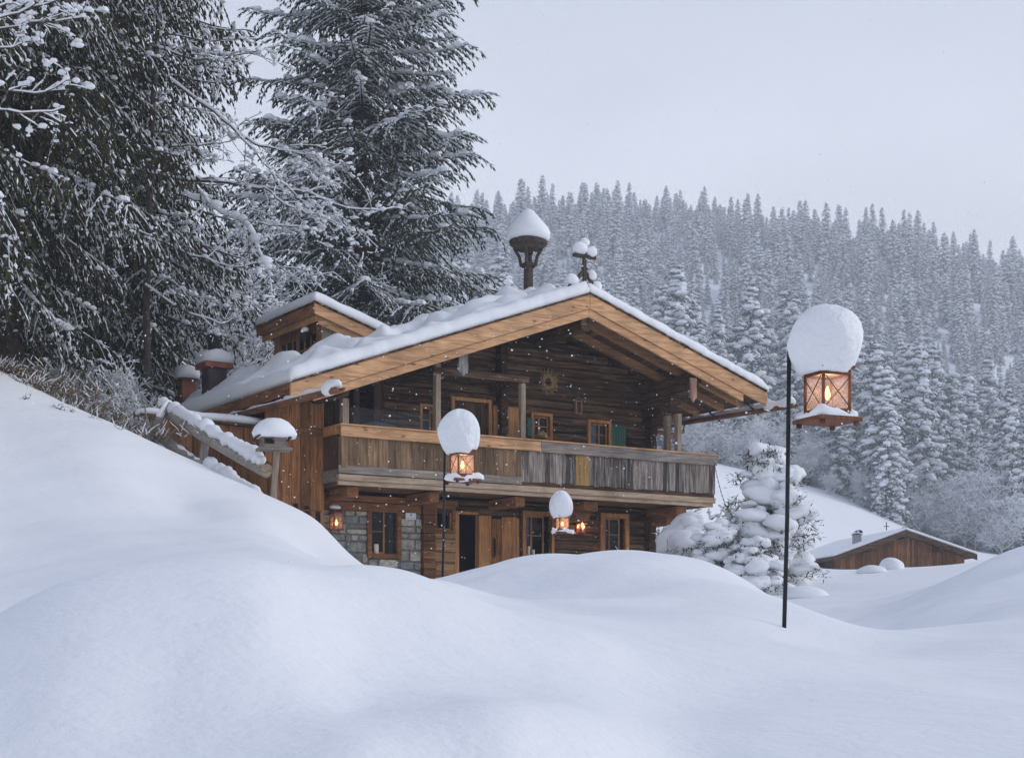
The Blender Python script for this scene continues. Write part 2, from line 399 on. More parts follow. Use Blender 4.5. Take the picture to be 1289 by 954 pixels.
def _phi(r2): return np.where(r2 > 1e-12, .5*r2*np.log(np.maximum(r2, 1e-12)), 0.0)
def _solve():
    n = len(_C); d2 = ((_C[:, None]-_C[None])**2).sum(-1)
    A = np.zeros((n+3, n+3)); A[:n, :n] = _phi(d2) + np.eye(n)*2e-4
    A[:n, n] = 1; A[:n, n+1:] = _C; A[n, :n] = 1; A[n+1:, :n] = _C.T
    rhs = np.zeros(n+3); rhs[:n] = _W[:, 2]/_D
    return np.linalg.solve(A, rhs)
_K = _solve()
def ground(X, Y):
    X = np.asarray(X, float); Y = np.asarray(Y, float); sh = X.shape
    X = X.ravel(); Y = Y.ravel(); out = np.empty(len(X))
    for i in range(0, len(X), 20000):
        q, D = _q(X[i:i+20000], Y[i:i+20000])
        d2 = ((q[:, None]-_C[None])**2).sum(-1)
        e = _phi(d2) @ _K[:-3] + _K[-3] + q @ _K[-2:]
        out[i:i+20000] = e*D
    return out.reshape(sh)
def gz(x, y): return float(ground(np.array([x]), np.array([y]))[0])

def make_ground():
    Y = np.concatenate([np.linspace(-30, 2.9, 14), np.exp(np.linspace(np.log(3.05), np.log(60), 330)), np.exp(np.linspace(np.log(61), np.log(1130), 190))])
    t = np.concatenate([np.linspace(-1.0, -.42, 36), np.linspace(-.415, .415, 400), np.linspace(.42, 1.0, 36)])
    D = np.where(Y > 0, np.sqrt(Y*Y+36), 6 - Y)
    X = t[None]*D[:, None]; YY = np.broadcast_to(Y[:, None], X.shape)
    Z = ground(X, YY)
    # small wind-packed undulation of the near snow
    amp = .026*np.exp(-np.maximum(YY-14, 0)/18)*np.clip((YY-3)/9, .12, 1)
    Z = Z + amp*(np.sin(X*1.7+YY*.9)+np.sin(X*.8-YY*1.9+2)+.6*np.sin(X*3.1+YY*2.3+1)+.5*np.sin(-X*4.1+YY*3.3))
    ny, nx = X.shape
    V = np.stack([X, YY, Z], -1).reshape(-1, 3)
    idx = np.arange(ny*nx).reshape(ny, nx)
    Fq = np.stack([idx[:-1, :-1], idx[:-1, 1:], idx[1:, 1:], idx[1:, :-1]], -1).reshape(-1, 4)
    return np_mesh('snow_ground', V, [(Fq, 0)], [M['snow_ground']], True)
g = link('snow_ground', make_ground()); tag(g, kind='structure')
# ------------------------------------------------------------------ the chalet, in its own axes: x along the gable front, y into the depth
UX, UY = math.cos(R(32.3)), math.sin(R(32.3))
OX, OY, OZ = 1.692, 36.0, 1.15
chalet = empty('chalet', (OX, OY, OZ), R(32.3), 'dark timber chalet with golden bargeboards, a long plank balcony and thick snow on its roof', 'house')
def H(px, py, b):
    """point of the plane y=b of the chalet that lies in the direction of (px, py)"""
    t = (px-CX)/F
    a = (t*(OY+UX*b) - OX + UY*b)/(UX - t*UY)
    return a, (HZ-py)/F*(OY+UY*a+UX*b)
def hx(px, b): return H(px, 0, b)[0]
def rect(px0, py0, px1, py1, b):
    a0, a1 = hx(px0, b), hx(px1, b)
    zt = (H(px0, py0, b)[1]+H(px1, py0, b)[1])/2; zb = (H(px0, py1, b)[1]+H(px1, py1, b)[1])/2
    return a0, a1, zb, zt
def hm(): return MB(OZ)
def hb(mb, name, mats, parent=None, **k): return mb.build(name, mats, parent or chalet, **k)

RL, RR = -7.2, 5.14          # eaves
PL, PR = .36, .337           # pitches
ZA = 7.93
def roofz(a): return ZA - (PL*-a if a < 0 else PR*a)
DEPTH = 11.5
BW, BB = 2.1, .8             # wall plane and balcony front

def fill_spans(a0, a1, z, zt, openings):
    cuts = sorted([(o[0], o[1]) for o in openings if o[2] < zt-.02 and o[3] > z+.02])
    x = a0; out = []
    for c0, c1 in cuts:
        if c0 > x+.02: out.append((x, min(c0, a1)))
        x = max(x, c1)
    if x < a1-.02: out.append((x, a1))
    return out

def log_wall(mb, a0, a1, z0, z1, b, openings=(), h=.19, d=.16, limit=None, j=.006, m=0):
    z = z0
    while z < z1-.03:
        hh = h*random.uniform(.85, 1.18); zt = min(z+hh, z1)
        x0, x1 = a0, a1
        if limit:
            x0, x1 = max(a0, limit(zt)[0]), min(a1, limit(zt)[1])
        if x1-x0 > .1:
            for s0, s1 in fill_spans(x0, x1, z, zt, openings):
                # split long logs at a random joint
                y = random.uniform(-.012, .012)
                mb.hexa([(s0,b+y+.02,z+.006),(s1,b+y+.02,z+.006),(s1,b+d,z+.006),(s0,b+d,z+.006),
                         (s0,b+y+.02,zt-.006),(s1,b+y+.02,zt-.006),(s1,b+d,zt-.006),(s0,b+d,zt-.006)], m)
                mb.hexa([(s0,b+y-.012,z+.035),(s1,b+y-.012,z+.035),(s1,b+y+.02,z+.006),(s0,b+y+.02,z+.006),
                         (s0,b+y-.012,zt-.035),(s1,b+y-.012,zt-.035),(s1,b+y+.02,zt-.006),(s0,b+y+.02,zt-.006)], m)
        z = zt

# ---- openings (a0, a1, z0, z1) from the front wall
O_win_up1 = rect(671, 524, 691, 549, BW)
O_win_up2 = rect(742, 533, 765, 561, BW)
O_door_up = rect(571, 506, 614, 600, BW)
O_win_upL = rect(531, 512, 543, 545, BW)
O_W1 = rect(467, 641, 499, 697, BW)
O_Ws = rect(549, 640, 569, 667, BW)
O_door = rect(577, 644, 601, 735, BW)
O_W2 = rect(661, 649, 692, 699, BW)
O_W3 = rect(760, 652, 786, 694, BW)
FLOOR = 3.56

# upper storey
m = hm()
lim = lambda z: (-(ZA-.2-z)/PL, (ZA-.2-z)/PR)
log_wall(m, -4.0, 3.3, FLOOR, 7.72, BW, [O_win_up1, O_win_up2, O_door_up, O_win_upL], limit=lim)
hb(m, 'upper_log_wall', M['log'])
# protruding cross-wall logs (dark column at the middle of the gable and the right corner)
m = hm()
ax = hx(628, BW)
for k in range(17):
    z = 4.4 + k*.185
    if z < roofz(ax)-.4: m.box(ax-.09, ax+.09, BW-.26+random.uniform(-.02, .02), BW-.014, z, z+.17, j=.006)
hb(m, 'log_corner', M['log_y'])
m = hm()
for k in range(14):
    z = FLOOR + k*.185
    if z < roofz(3.2)-.4: m.box(3.14, 3.32, BW-.24+random.uniform(-.03, .02), BW-.014, z, z+.17, j=.006)
hb(m, 'log_corner', M['log_y'])
# left upper bay: dark boards and slats
m = hm()
x = -7.0
while x < -4.02:
    w = random.uniform(.14, .24)
    zt = roofz(x)-.24
    if -5.35 < x < -4.3 and random.random() < .45: x += w*.6; continue
    m.box(x, min(x+w-.012, -4.0), BW-.0+random.uniform(-.02, .02), BW+.10, FLOOR, zt, j=.003); x += w
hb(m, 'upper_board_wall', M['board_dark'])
# side and back walls
m = hm()
def side(mb, a, b0, b1, z0, z1):
    z = z0
    while z < z1: mb.box(a-.08, a+.08, b0, b1, z, min(z+.182, z1), j=.004); z += .19
side(m, 3.2, BW+.17, DEPTH-.5, OZ-.3, roofz(3.2)-.22); hb(m, 'side_wall', M['log_y'])
m = hm(); side(m, -6.95, BW+.17, DEPTH-.5, OZ-.3, roofz(-6.95)-.22)
hb(m, 'side_wall', M['log_y'])
m = hm(); log_wall(m, -6.9, 3.1, OZ-.3, 7.6, DEPTH-.55, limit=lim); hb(m, 'back_wall', M['log'])
m = hm(); m.box(-6.85, 3.1, BW+.18, DEPTH-.6, FLOOR-.12, FLOOR-.02); hb(m, 'storey_floor', M['dark'])  # unseen near-black slab between the storeys, put in to stop light
m = hm(); m.box(-6.8, 3.08, BW+1.25, BW+1.3, OZ-.3, FLOOR-.13); hb(m, 'shade_panel', M['dark'])  # added near-black panel that keeps the view through door and windows dark
m = hm(); m.box(-6.8, 3.08, BW+1.6, BW+1.65, FLOOR-.01, 5.5); hb(m, 'shade_panel', M['dark'])  # same added dark panel behind the upper openings

# lower storey
a_q0, a_q1 = hx(531, BW), hx(546, BW)
a_d1 = hx(655, BW)
zlow = OZ-.3
m = hm()
log_wall(m, a_d1, 3.3, zlow, FLOOR-.1, BW, [O_W2, O_W3])
hb(m, 'lower_log_wall', M['log'])
m = hm()
for k in range(13):
    z = zlow+k*.185
    if z < FLOOR-.15: m.box(3.12, 3.33, BW-.20+random.uniform(-.03, .03), BW-.014, z, z+.172, j=.008)
hb(m, 'log_corner', M['log_y'])
# quoin of log ends beside the stone wall
m = hm()
z = zlow
while z < 3.42:
    h = random.uniform(.16, .24)
    m.box(a_q0, a_q1, BW-.10+random.uniform(-.03, .03), BW+.1, z, min(z+h-.012, 3.45), j=.006); z += h
hb(m, 'quoin_wall', M['beam'])
# pale timbers under the little window
m = hm()
log_wall(m, a_q1+.01, O_door[0]-.02, zlow, O_Ws[2]-.05, BW, h=.27, d=.14, j=.004)
log_wall(m, a_q1+.01, O_Ws[0]-.005, O_Ws[2]-.05, 3.1, BW, h=.27); log_wall(m, O_Ws[1]+.005, O_door[0]-.02, O_Ws[2]-.05, 3.1, BW, h=.3)
hb(m, 'pale_timber_wall', M['pale_beam'])
m = hm()
log_wall(m, a_q1+.01, a_d1-.01, 3.1, FLOOR-.12, BW+.02, h=.22); log_wall(m, O_door[1]+.12, a_d1-.01, zlow, 3.09, BW+.06, h=.2)
hb(m, 'lintel_wall', M['log'])
# stone wall: every stone is real, set in mortar
a_s0, a_s1, z_s1 = hx(405, BW), a_q0-.01, 3.06
m = hm(); m.box(a_s0, O_W1[0]-.02, BW+.035, BW+.4, zlow, z_s1); m.box(O_W1[1]+.02, a_s1, BW+.035, BW+.4, zlow, z_s1)
m.box(O_W1[0]-.02, O_W1[1]+.02, BW+.035, BW+.4, zlow, O_W1[2]-.02); m.box(O_W1[0]-.02, O_W1[1]+.02, BW+.035, BW+.4, O_W1[3]+.02, z_s1)
wall_s = hb(m, 'stone_wall', M['mortar'])
m = hm(); rs = random.Random(3)
def stone(mb, x0, x1, z0, z1):
    g = .006; x0 += g; x1 -= g; z0 += g; z1 -= g; w, h = x1-x0, z1-z0
    c = lambda: rs.uniform(.06, .30)
    ring = []
    for (cx, cz, sx, sz) in ((x0, z0, 1, 1), (x1, z0, -1, 1), (x1, z1, -1, -1), (x0, z1, 1, -1)):
        k1, k2 = c(), c(); p = (cx+sx*w*k1*.6, cz+sz*rs.uniform(0, .06)*h); q = (cx+sx*rs.uniform(0, .06)*w, cz+sz*h*k2)
        ring += [q, p] if sx*sz > 0 else [p, q]
    n = len(ring); mx, mz = (x0+x1)/2, (z0+z1)/2; d = rs.uniform(-.005, .03)
    inn = [(mx+(x-mx)*.90+rs.uniform(-.006, .006), BW+.012-d+rs.uniform(-.008, .008), mz+(z-mz)*.86+rs.uniform(-.006, .006)) for x, z in ring]
    vs = [(x, BW+.06, z) for x, z in ring]+inn+[(mx, BW+.006-d, mz)]
    fs = [(k, (k+1) % n, n+(k+1) % n, n+k) for k in range(n)] + [(n+k, n+(k+1) % n, 2*n) for k in range(n)]
    mb.add(vs, fs)
def course(mb, a0, a1, z0, z1):
    z = z0
    while z < z1-.04:
        h = min(rs.uniform(.12, .27), z1-z); x = a0
        if z1-z-h < .06: h = z1-z
        while x < a1-.03:
            w = rs.uniform(.14, .46)
            if a1-x-w < .12: w = a1-x
            if h > .2 and rs.random() < .45:
                k = rs.uniform(.4, .6); stone(mb, x, x+w, z, z+h*k); stone(mb, x, x+w, z+h*k, z+h)
            else: stone(mb, x, x+w, z+rs.uniform(-.01, .01), z+h)
            x += w
        z += h
course(m, a_s0, O_W1[0]-.07, zlow+.2, z_s1); course(m, O_W1[1]+.07, a_s1, zlow+.2, z_s1); course(m, O_W1[0]-.07, O_W1[1]+.07, zlow+.2, O_W1[2]-.10)
hb(m, 'stone', M['stone'], wall_s)
# brown beams over the stone wall
m = hm()
m.box(-5.66, hx(531, BW-.06)-.01, BW-.06, BW+.1, z_s1, z_s1+.19, j=.005); m.box(-5.6, a_q0+.9, BW-.09, BW+.1, z_s1+.2, FLOOR-.16, j=.006)
hb(m, 'lintel_beam', M['beam'], bevel=.012)

# ---- windows and doors
def window(name, o, fw=.075, proud=.05, mat=None, sash=(0, 1), bars=1, split=None, curtain=False, label=None, deep=.10):
    a0, a1, z0, z1 = o
    mm = hm(); b = BW
    mm.box(a0-fw, a0, b-proud, b+deep, z0-fw, z1+fw); mm.box(a1, a1+fw, b-proud, b+deep, z0-fw, z1+fw)
    mm.box(a0, a1, b-proud-.004, b+deep, z1, z1+fw); mm.box(a0, a1, b-proud-.012, b+deep, z0-fw, z0)
    f = hb(mm, 'window', mat or M['frame_z'], bevel=.006)
    if label: f['label'] = label
    s0, s1 = a0+(a1-a0)*sash[0], a0+(a1-a0)*sash[1]
    sm = hm(); w = .04; y0, y1 = b+.03, b+.07
    sm.box(s0, s0+w, y0, y1, z0, z1); sm.box(s1-w, s1, y0, y1, z0, z1)
    sm.box(s0+w, s1-w, y0, y1, z0, z0+w); sm.box(s0+w, s1-w, y0, y1, z1-w, z1)
    if split is not None:
        c = s0+(s1-s0)*split; sm.box(c-w*.6, c+w*.6, y0-.004, y1, z0+w, z1-w)
    for k in range(bars):
        z = z0+(z1-z0)*(k+1)/(bars+1); sm.box(s0+w, s1-w, y0+.008, y1-.008, z-.012, z+.012)
    hb(sm, 'sash', M['frame_z'], f)
    p = hm(); p.box(a0+.003, a1-.003, b+.048, b+.053, z0+.003, z1-.003); hb(p, 'pane', M['glass'], f)
    if curtain:
        c = hm(); k0, k1, n = a0+.02, a0+(a1-a0)*curtain, 9
        for i in range(n):
            x0, x1 = k0+(k1-k0)*i/n, k0+(k1-k0)*(i+1)/n; d = .02*(i % 2)
            c.hexa([(x0,b+.12+d,z0),(x1,b+.12+.02-d,z0),(x1,b+.125+.02-d,z0),(x0,b+.125+d,z0),(x0,b+.12+d,z1),(x1,b+.12+.02-d,z1),(x1,b+.125+.02-d,z1),(x0,b+.125+d,z1)])
        hb(c, 'curtain', M['curtain'], f)
    return f
window('w', O_win_up1, .075, .06, split=.4, curtain=.35)
window('w', O_win_up2, .075, .06, split=.55, curtain=.55)
window('w', O_win_upL, .06, .04)
w1 = window('w', O_W1, .10, .06, mat=M['beam'], sash=(.0, .56), bars=1, label='stone wall window with one golden casement')
window('w', O_Ws, .07, .05, mat=M['beam'], bars=0)
window('w', O_W2, .10, .06, sash=(0, .78), split=.35, bars=1, curtain=.3)
window('w', O_W3, .11, .06, sash=(0, .8), split=.36, bars=1, curtain=.3)
# shutters lying against the wall
def planks(mb, a0, a1, y0, y1, z0, z1, n, jit=.004, m=0):
    w = (a1-a0)/n
    for i in range(n):
        mb.box(a0+i*w+.003, a0+(i+1)*w-.003, y0+random.uniform(-jit, jit), y1, z0+random.uniform(-jit, jit), z1+random.uniform(-jit, jit), m)
a0, a1, z0, z1 = rect(768.5, 536, 787, 562, BW-.03)
m = hm(); planks(m, a0, a1, BW-.06, BW-.016, z0, z1, 6, .001); s = hb(m, 'shutter', M['green']); s['label'] = 'green painted shutter beside the right upper window'
a0, a1, z0, z1 = rect(663, 527, 669.5, 549, BW-.07)
m = hm(); planks(m, a0, a1, BW-.10, BW-.064, z0, z1, 3, .001); s = hb(m, 'shutter', M['green']); s['label'] = 'narrow green shutter half hidden by a balcony post'
a0, a1, z0, z1 = rect(620.5, 512, 653, 560, BW-.06)
m = hm(); planks(m, a0, a1, BW-.09, BW-.04, z0, z1, 5, .003); s = hb(m, 'shutter', M['gold_z']); s['label'] = 'pale golden plank door shutter opened against the wall'
# upper door
a0, a1, z0, z1 = O_door_up
m = hm(); f = .085
m.box(a0-f, a0, BW-.06, BW+.1, FLOOR, z1+f); m.box(a1, a1+f, BW-.06, BW+.1, FLOOR, z1+f); m.box(a0, a1, BW-.064, BW+.1, z1, z1+f)
d = hb(m, 'balcony_door', M['gold_z'], bevel=.006)
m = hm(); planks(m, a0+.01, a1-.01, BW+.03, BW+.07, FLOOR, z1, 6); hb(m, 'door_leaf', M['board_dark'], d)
# lower doorway
a0, a1, z0, z1 = O_door
m = hm(); p1 = hx(618, BW-.04)
m.box(a1+.003, p1, BW-.07, BW+.12, zlow, 3.10, j=.004); m.box(a0-.10, a0-.002, BW-.03, BW+.12, zlow, z1, j=.003); m.box(a0-.1, a1, BW-.05, BW+.12, z1, 3.11, j=.004)
d = hb(m, 'entrance_door', M['frame_z'], bevel=.008)
m = hm(); m.beam((a0+.01, BW+.02, (zlow+z1)/2), (a0+.13, BW+.55, (zlow+z1)/2), z1-zlow-.02, .05, up=(1, 0, 0)); hb(m, 'inner_door', M['bluegrey'], d)
q0, q1 = hx(619.5, BW-.1), hx(634, BW-.1)
m = hm(); planks(m, q0, q1, BW-.12, BW-.06, zlow, 3.03, 3); s = hb(m, 'door_leaf', M['board'], d)
m2 = hm(); m2.box(q0+.03, q0+.06, BW-.17, BW-.125, 2.2, 2.55); m2.box(q0+.02, q0+.07, BW-.135, BW-.121, 2.15, 2.6); hb(m2, 'handle', M['iron'], s)
q2, q3 = hx(635, BW-.26), hx(648, BW-.26)
m = hm(); m.hexa([(q2,BW-.16,zlow),(q3,BW-.34,zlow),(q3+.03,BW-.27,zlow),(q2+.03,BW-.09,zlow),(q2,BW-.16,3.07),(q3,BW-.34,3.07),(q3+.03,BW-.27,3.07),(q2+.03,BW-.09,3.07)])
m.hexa([(q3+.002,BW-.345,zlow),(q3+.10,BW-.30,zlow),(q3+.16,BW-.09,zlow),(q3+.04,BW-.26,zlow),(q3+.002,BW-.345,3.05),(q3+.10,BW-.30,3.05),(q3+.16,BW-.09,3.05),(q3+.04,BW-.26,3.05)])
hb(m, 'door_leaf', M['frame_z'], d)

# ---- roof
m = hm()
m.slab((RL, roofz(RL)), (0, ZA), 0.0, DEPTH, -.20, -.02); m.slab((0.002, ZA), (RR, roofz(RR)), 0.0, DEPTH, -.20, -.02)
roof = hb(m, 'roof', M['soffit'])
m = hm()      # dark shingle edge peeping under the snow
for sgn, e in ((-1, RL), (1, RR)):
    n = int(abs(e)/.13)
    for i in range(n):
        x0, x1 = e*i/n, e*(i+1)/n-.012*sgn
        p, q = ((x1, roofz(x1)), (x0, roofz(x0))) if sgn < 0 else ((x0, roofz(x0)), (x1, roofz(x1)))
        m.slab(p, q, -.085-random.uniform(0, .025), .12, -.015, .022)
hb(m, 'shingles', M['log'], roof)
m = hm()      # boarding seams on the underside
for sgn, e in ((-1, RL+.1), (1, RR-.1)):
    n = int(abs(e)/.16)
    for i in range(n):
        x0, x1 = e*i/n, e*(i+1)/n-.008*sgn
        p, q = ((x1, roofz(x1)), (x0, roofz(x0))) if sgn < 0 else ((x0, roofz(x0)), (x1, roofz(x1)))
        m.slab(p, q, .07, BW+.1 if abs(x0) < 3 else 4.5, -.222-random.uniform(0, .008), -.203)
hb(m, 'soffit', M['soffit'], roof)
for nm, lo, hi, y0, y1, la, ra in (('bargeboard', -.34, -.02, -.07, -.005, RL-.02, RR+.02), ('bargeboard', -.52, -.345, -.035, .035, -6.7, 4.45)):
    m = hm(); m.slab((la, roofz(la)), (-.003, ZA), y0, y1, lo, hi); hb(m, nm, M['gold_x'], roof, bevel=.008)
    m = hm(); m.slab((.003, ZA), (ra, roofz(ra)), y0, y1, lo, hi); hb(m, nm, M['gold_x'], roof, bevel=.008)
# a moulding shadow line between the boards is the step itself; eave fascias
m = hm()
for i in range(7):
    y0 = .01+i*DEPTH/7; m.box(RL-.05, RL-.005, y0, y0+DEPTH/7-.012, roofz(RL)-.25, roofz(RL)-.02, j=.005)
hb(m, 'eave_board', M['beam_y'], roof)
m = hm()
for i in range(7):
    y0 = .01+i*DEPTH/7; m.box(RR+.005, RR+.05, y0, y0+DEPTH/7-.012, roofz(RR)-.22, roofz(RR)-.02, j=.005)
hb(m, 'eave_board', M['beam_y'], roof)
for b in (.72, 1.52):
    m = hm(); m.slab((.13, roofz(.13)), (3.3, roofz(3.3)), b-.075, b+.075, -.40, -.225); hb(m, 'rafter', M['rafter'], roof, bevel=.008)
    m = hm(); m.slab((-6.4, roofz(-6.4)), (-.13, roofz(-.13)), b-.075, b+.075, -.40, -.225); hb(m, 'rafter', M['rafter'], roof, bevel=.008)
for b in (.62, 1.35, 2.3, 3.3):
    m = hm(); m.slab((3.36, roofz(3.36)), (4.95, roofz(4.95)), b-.07, b+.07, -.38, -.225); hb(m, 'rafter', M['rafter'], roof, bevel=.008)
for a, w, z0, z1, y0 in ((0, .24, ZA-.80, ZA-.41, .10), (-3.1, .20, roofz(-3.1)-.62, roofz(-3.1)-.41, .16), (-5.9, .2, roofz(-5.9)-.6, roofz(-5.9)-.41, .2)):
    m = hm(); m.box(a-w/2, a+w/2, y0, BW+.3, z0, z1, j=.004); hb(m, 'purlin', M['log_y'], roof, bevel=.012)
m = hm()
zt = roofz(3.2)-.38
for k, ln in enumerate((.20, .30, .95, 1.35, 1.7)):
    m.box(3.02+.01*k, 3.38-.01*k, ln, BW+.3, zt-.205*(k+1)+.012, zt-.205*k, j=.006)
hb(m, 'purlin', M['log_y'], roof, bevel=.012)
def drop(a, b, z0, z1, w, mat, tag_label=None):
    m = hm(); h = z1-z0
    prof = [(0, -w*.5), (.0, -w*.5)]
    pts = [(-w*.5, 1), (-w*.42, .62), (-w*.5, .5), (-w*.46, .22), (-w*.18, .12), (0, 0), (w*.18, .12), (w*.46, .22), (w*.5, .5), (w*.42, .62), (w*.5, 1)]
    n = len(pts); vs = [(a+x, b, z0+h*t) for x, t in pts]+[(a+x, b+.05, z0+h*t) for x, t in pts]
    fs = [tuple(range(n-1, -1, -1))[::-1], tuple(range(n, 2*n))[::-1]] + [(i, i+n, (i+1) % n+n, (i+1) % n) for i in range(n)]
    m.add(vs, fs); o = hb(m, 'hanging_ornament', mat, roof)
    if tag_label: o['label'] = tag_label
    return o
a, z = H(872, 476, .1); _, zz = H(872, 507, .1); drop(a, .06, zz, z, .19, M['pinkwood'], 'pinkish carved board hanging at the right purlin end')
a, z = H(583, 444, .1); _, zz = H(583, 474, .1); drop(a, .08, zz, z, .24, M['grey_post'], 'grey weathered carved board hanging at the left purlin end')
a, z = H(735, 396, .06); _, zz = H(735, 417, .06); drop(a, .05, zz, z, .15, M['log'])

# ---- snow on the roof (closed, lumpy blanket)
def blanket(name, x0, x1, y0, y1, base, thick, nx, ny, parent, edge=.16, down=.03, mat=None):
    """base(x)->z under the snow; thick(x,y)->depth"""
    mm = hm(); vs = []; fs = []
    xs = [x0+(x1-x0)*i/(nx-1) for i in range(nx)]; ys = [y0+(y1-y0)*i/(ny-1) for i in range(ny)]
    for y in ys:
        for x in xs:
            ex = min(x-x0, x1-x, y-y0, y1-y)
            k = min(1, ex/edge); k = math.sqrt(max(0, 1-(1-k)**2))
            yy = y+(.05*nz(x*1.3, 7, 2.2)+.03*nz(x, 3, 7) if y == ys[0] else 0); k *= 1+.14*nz(x, y+5, 3.1)
            vs.append((x, yy, base(x)+.012+thick(x, y)*(.45+.55*k)))
    n = len(vs)
    for y in ys:
        for x in xs: vs.append((x+(.03 if abs(x-x0) < 1e-6 else -.03 if abs(x-x1) < 1e-6 else 0), y+(.03 if abs(y-y0) < 1e-6 else -.03 if abs(y-y1) < 1e-6 else 0), base(x)+.006))
    I = lambda i, j, o=0: o+j*nx+i
    for j in range(ny-1):
        for i in range(nx-1):
            fs.append((I(i,j), I(i+1,j), I(i+1,j+1), I(i,j+1))); fs.append((I(i,j,n), I(i,j+1,n), I(i+1,j+1,n), I(i+1,j,n)))
    for i in range(nx-1):
        fs.append((I(i,0), I(i,0,n), I(i+1,0,n), I(i+1,0))); fs.append((I(i,ny-1), I(i+1,ny-1), I(i+1,ny-1,n), I(i,ny-1,n)))
    for j in range(ny-1):
        fs.append((I(0,j), I(0,j+1), I(0,j+1,n), I(0,j,n))); fs.append((I(nx-1,j), I(nx-1,j,n), I(nx-1,j+1,n), I(nx-1,j+1)))
    mm.add(vs, fs); return hb(mm, name, mat or M['snow'], parent, smooth=True)
from mathutils import noise as mnoise
def nz(x, y, s): return mnoise.noise(Vector((x*s, y*s, 3.7)))
def roofsnow(x, y):
    lump = (max(0, nz(x, y, 1.5)+.1)**.8*.52*min(1, max(0, (y-.5)/.8)) + max(0, nz(x+9, y, 2.6)+.05)*.16*min(1, max(0, (y-.2)/.6)))*min(1, max(.12, (x-RL-.1)/1.2))
    if x > 0: lump *= .25
    return (.29 if x < 0 else .27) + .03*nz(x*1.5, y, 2.0) + lump
blanket('roof_snow', RL-.04, 0.0, -.10, DEPTH, roofz, roofsnow, 130, 120, roof, edge=.10)
blanket('roof_snow', -.02, RR+.06, -.10, DEPTH, roofz, roofsnow, 90, 90, roof, edge=.14)

# ---- log gutters
def gutter(a, b0, z0, b1, z1, snow):
    m = hm(); r = .10; n = 9; cs = []
    # half-round trough
    for i in range(n): t = math.pi*i/(n-1); cs.append((-r*math.cos(t), -r*math.sin(t)))
    for i in range(n): t = math.pi*(n-1-i)/(n-1); cs.append((-(r-.03)*math.cos(t), -(r-.03)*math.sin(t)))
    k = len(cs); vs = [(a+x, b0, z0+z) for x, z in cs]+[(a+x, b1, z1+z) for x, z in cs]
    m.add(vs, [(i, (i+1) % k, (i+1) % k+k, i+k) for i in range(k)]+[tuple(range(k))[::-1], tuple(range(k, 2*k))])
    g = hb(m, 'gutter', M['gutter'])
    m = hm(); L = b1-b0
    for c0, c1, h in snow:
        pts = []; rad = []; nn = max(5, int((c1-c0)*9))
        for i in range(nn+1):
            t = c0+(c1-c0)*i/nn; e = min(1, min(i, nn-i)/1.5+.25)
            pts.append((a, t, z0+(z1-z0)*(t-b0)/L+h*.35+.02*math.sin(t*5))); rad.append(h*e*(1+.18*math.sin(t*7+1)))
        m.tube(pts, rad, 10, sq=1.0)
    hb(m, 'snow_strip', M['snow'], g, smooth=True)
    return g
gutter(-7.2, -2.25, 4.93, 11, 5.22, ((-2.22, -1.55, .13), (-1.7, .3, .065), (.3, 6, .05)))
gutter(5.25, -.95, 5.80, 11, 6.05, ((-.92, .15, .13), (.1, 3, .08), (3, 9, .10)))
m = hm()
for b in (.55, 2.0): m = hm(); m.beam((4.7, b-.2, roofz(4.7)-.30), (5.38, b-.05, 5.74), .035, .035); hb(m, 'gutter_hook', M['iron'])
m = hm(); ax, zx = H(868, 543, 3.0)
m.tube([(5.25, 3.2, 5.84), (5.2, 3.2, 5.62), (4.9, 3.1, 5.5), (3.9, 2.6, 5.45), (3.62, 2.5, 5.3), (3.55, 2.45, 4.6), (3.55, 2.45, 1.0)], .05, 8)
hb(m, 'downpipe', M['gutter'], smooth=True)

# ---- balcony
bal = hm()
AL, AR = hx(428, BB), hx(899, BB); ZR = 4.72
bal.box(AL, AR, BB+.06, BW-.02, FLOOR-.08, FLOOR-.01); bal.box(3.34, AR, BW-.01, 7, FLOOR-.08, FLOOR-.01)
balcony = hb(bal, 'balcony', M['soffit'])
def bb(mb, name, mat, **k): return hb(mb, name, mat, balcony, **k)
a_mid = hx(655, BB)
m = hm(); m.box(AL-.04, AR+.05, BB-.11, BB+.11, ZR-.035, ZR, j=.002); o = bb(m, 'handrail', M['gold_x'], bevel=.006)
m = hm(); m.box(AL-.02, a_mid+.5, BB-.09, BB-.03, ZR-.26, ZR-.037, j=.003); o = bb(m, 'rail_board', M['gold_x'], bevel=.006); o['label'] = 'new golden rail board of the left half'
m = hm(); m.box(a_mid+.502, AR+.02, BB-.085, BB-.03, ZR-.27, ZR-.037, j=.003); o = bb(m, 'rail_board', M['grey_x'], bevel=.006); o['label'] = 'old grey rail board of the right half'
def plank_run(mb, a0, a1, z0, z1, wmin, wmax, mats, rail=None, gap=.006, thick=.03):
    x = a0
    while x < a1-.02:
        w = min(random.uniform(wmin, wmax), a1-x)
        if a1-x-w < .05: w = a1-x
        mb.box(x+gap/2, x+w-gap/2, BB-.03+random.uniform(-.008, .008), BB+thick-.01, z0+random.uniform(-.025, .01), z1, mats, j=.0025); x += w
m = hm(); plank_run(m, AL+.15, hx(560, BB), 3.80, ZR-.255, .16, .30, 0); plank_run(m, hx(560, BB), a_mid, 3.80, ZR-.255, .12, .22, 0)
m.box(AL-.0, AL+.145, BB-.07, BB+.07, 3.80, ZR-.262); bb(m, 'parapet', M['plank_brown'])
g0, g1 = hx(723.5, BB), hx(741, BB)
m = hm(); plank_run(m, a_mid+.003, g0, 3.78, ZR-.265, .09, .21, 0); plank_run(m, g1, AR, 3.78, ZR-.265, .09, .22, 0); bb(m, 'parapet', M['plank_old'])
